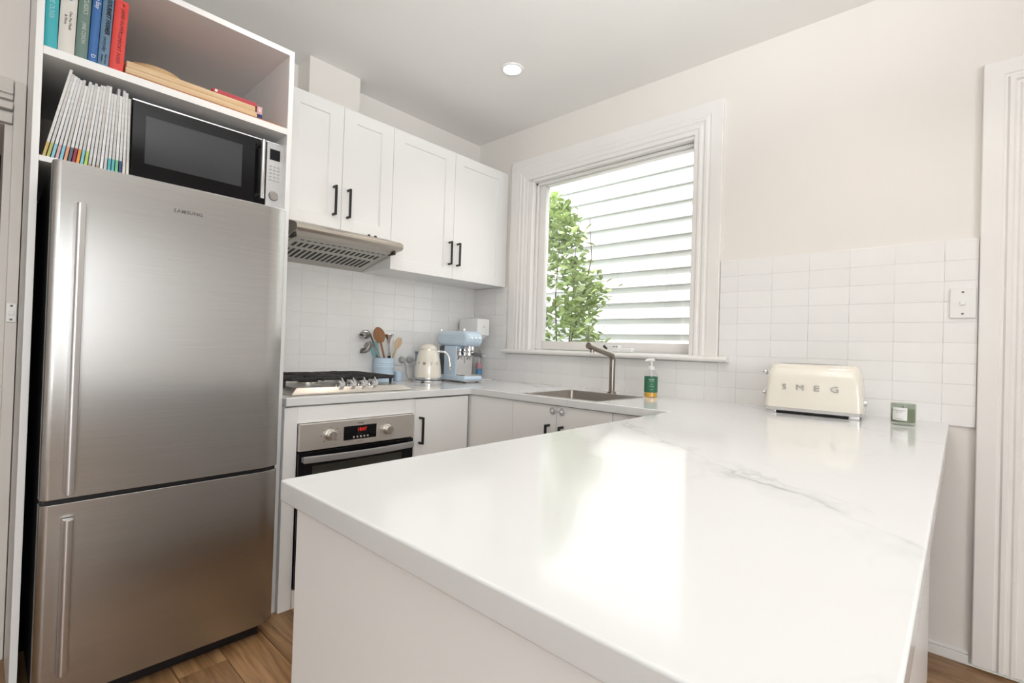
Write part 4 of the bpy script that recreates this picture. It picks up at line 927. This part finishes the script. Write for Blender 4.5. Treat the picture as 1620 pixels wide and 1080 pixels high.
obj('label_sleeve', B().lathe([(0.0349, 0.026), (0.0349, .108)], S0, 32, cap=False), greenl, so)
obj('collar', B().lathe([(0.0165, .144), (0.0165, .160), (0.012, .163)], S0, 20), whitep, so)
obj('pump', B().tube([(S0[0], S0[1], S0[2]+.163), (S0[0], S0[1], S0[2]+.190)], .006, 12), whitep, so)
obj('nozzle', B().tube([(S0[0]+.012, S0[1]-.010, S0[2]+.196), (S0[0]-.012, S0[1]+.010, S0[2]+.196), (S0[0]-.030, S0[1]+.020, S0[2]+.192)], [.008, .0075, .005], 10), whitep, so)
obj('dip_tube', B().tube([(S0[0], S0[1], S0[2]+.03), (S0[0], S0[1], S0[2]+.145)], .0025, 6), whitep, so)
vd = Vector((-0.84, -0.54, 0)).normalized(); vt = Vector((-vd.y, vd.x, 0))
for s_, sz, dz in (('ecostore', .0085, .095), ('dish liquid', .0055, .086), ('lemon', .005, .070), ('plant based', .0045, .058), ('500 ml', .0045, .040)):
    text('lettering', s_, sz, inkw, so, mrot(Vector(S0)+vd*0.0352+Vector((0, 0, dz)), vt, (0, 0, 1)), local=False, extrude=.0002)
# toaster: local x along its length (towards the door), local -y faces the room
ts = root('toaster', (-0.188, -2.310, CT), 'cream retro long-slot toaster against the tiled wall', 'toaster', rot=(0, 0, R(-90+3.5)))
TL, TD, THh = 0.345, 0.172, 0.208
def rr(l, d, z, r):
    P = []
    for cx, cy, a0 in ((l/2-r, d/2-r, 0), (-l/2+r, d/2-r, 90), (-l/2+r, -d/2+r, 180), (l/2-r, -d/2+r, 270)):
        for k in range(6): a = R(a0+90*k/5); P.append((cx+r*math.cos(a), cy+r*math.sin(a), z))
    return P
obj('body', B().loft([rr(TL, TD, 0.026, .022), rr(TL, TD, 0.030, .022), rr(TL-.004, TD-.002, 0.09, .024), rr(TL-.014, TD-.010, 0.150, .028), rr(TL-.024, TD-.030, 0.185, .034), rr(TL-.034, TD-.052, 0.200, .036), rr(TL-.052, TD-.085, THh, .036)]), cream, ts, local=True, angle=60)
obj('base_rail', B().loft([rr(TL-.004, TD-.004, 0.013, .02), rr(TL, TD, 0.0255, .022)]), chrome, ts, local=True)
for x in (-TL/2+.028, TL/2-.028):
    for y in (-TD/2+.012, TD/2-.012): obj('foot', B().box(x-.018, x+.018, y-.009, y+.009, 0, .0135), chrome, ts, local=True, bev=.003)
obj('under_tray', bx(-TL/2+.02, TL/2-.02, -TD/2+.015, TD/2-.015, .004, .0125), black, ts, local=True)
obj('slot_plate', bx(-TL/2+.05, TL/2-.05, -.040, .040, THh-.002, THh+.002), chrome, ts, local=True, bev=.001)
for y in (-.02, .02): obj('bread_slot', bx(-TL/2+.058, TL/2-.058, y-.012, y+.012, THh+.0015, THh+.0026), black, ts, local=True)
lv = obj('lever', B().tube([(-TL/2+.012, 0, .168), (-TL/2-.012, 0, .168)], [.004, .004], 8), chrome, ts, local=True)
obj('lever_ball', B().lathe([(.001, -.013), (.008, -.010), (.0125, -.003), (.0125, .003), (.008, .010), (.001, .013)], (-TL/2-.014, 0, .168), 16), chrome, lv, local=True)
dl = obj('dial', B().lathe([(.020, 0), (.020, .010), (.016, .013), (.0005, .014)], n=20), chrome, ts, local=True); dl.location = (-TL/2-.003, -.035, .075); dl.rotation_euler = (0, R(-90), 0)
d2_ = obj('cord_knob', B().lathe([(.013, 0), (.012, .010), (.0005, .012)], n=16), chrome, ts, local=True); d2_.location = (TL/2-.002, .01, .062); d2_.rotation_euler = (0, R(90), 0)
for ch, x in zip('SMEG', (-.098, -.040, .018, .080)):
    text('lettering', ch, .034, mat('letter_grey', (0.50, 0.49, 0.47), 0.35, 0.6), ts, mrot((x, -TD/2-.0004, .112), (1, 0, 0), (0, -.05, 1)), extrude=.0015, sx=1.25)
cn = root('candle_jar', (-0.252, -2.607, CT), 'green-grey glass candle jar with white label on the peninsula end', 'candle')
C0 = (-0.252, -2.607, CT)
obj('glass', B().lathe([(0.033, 0.0003), (0.036, .003), (0.0375, .010), (0.0375, .080), (0.0350, .080), (0.0350, .012), (0.001, .010)], C0, 40), glass_mat('smoky_green_glass', (0.80, 0.83, 0.79), 0.02, 0.5), cn)
obj('wax', B().lathe([(0.0343, .0125), (0.0343, .060), (0.0005, .060)], C0, 32), mat('green_wax', (0.46, 0.49, 0.38), 0.5, var=.04), cn)
obj('wick', B().tube([(C0[0], C0[1], CT+.060), (C0[0]+.001, C0[1], CT+.070)], .0012, 6), black, cn)
lbm = B(); vc = math.atan2(-0.05, -1.0)
rg = []
for z in (.020, .066): rg.append([(C0[0]+.0379*math.cos(PI-.85+1.24*k/8), C0[1]+.0379*math.sin(PI-.85+1.24*k/8), CT+z) for k in range(9)])
lbm.loft(rg, cap=False, closed=False); obj('paper_label', lbm, mat('label_paper', (0.80, 0.80, 0.79), 0.6), cn)
for s_, dz in (('ROSEMARY & MINT', .056), ('soy candle', .050), ('hand poured', .026)):
    an = PI-.23; nd = Vector((math.cos(an), math.sin(an), 0))
    text('lettering', s_, .0045, ink, cn, mrot(Vector(C0)+nd*.0384+Vector((0, 0, dz)), (-nd.y, nd.x, 0), (0, 0, 1)), local=False, extrude=.0001)
def switch(name, label, loc, wid, hei, face, holes=True):
    t = root(name, loc, label, 'light switch', 'wall light switches')
    f = (lambda u, v, d: (loc[0]-d, loc[1]+u, loc[2]+v)) if face == 'x' else (lambda u, v, d: (loc[0]+u, loc[1]-d, loc[2]+v))
    def bb(u0, u1, v0, v1, d0, d1):
        a = f(u0, v0, d0); c = f(u1, v1, d1); return bx(min(a[0], c[0]), max(a[0], c[0]), min(a[1], c[1]), max(a[1], c[1]), min(a[2], c[2]), max(a[2], c[2]))
    obj('plate', bb(-wid/2, wid/2, -hei/2, hei/2, 0.0002, 0.008), whitep, t, bev=.002)
    rw_ = min(.008, wid*.27); obj('rocker', bb(-rw_, rw_, -.008, .006, .008, .012), whitep, t, bev=.0015)
    for v in (-hei*.36, hei*.36): obj('screw_hole', bb(-.0035, .0035, v-.003, v+.003, .0079, .0088), ink, t, bev=.001)
switch('light_switch', 'white single light switch on the tiles right of the toaster', (-0.011, -2.763, 1.366), 0.074, 0.116, 'x')
switch('light_switch', 'small white light switch on the door trim left of the fridge', (-2.4945, YL-.022, 1.207), 0.026, 0.066, 'y')
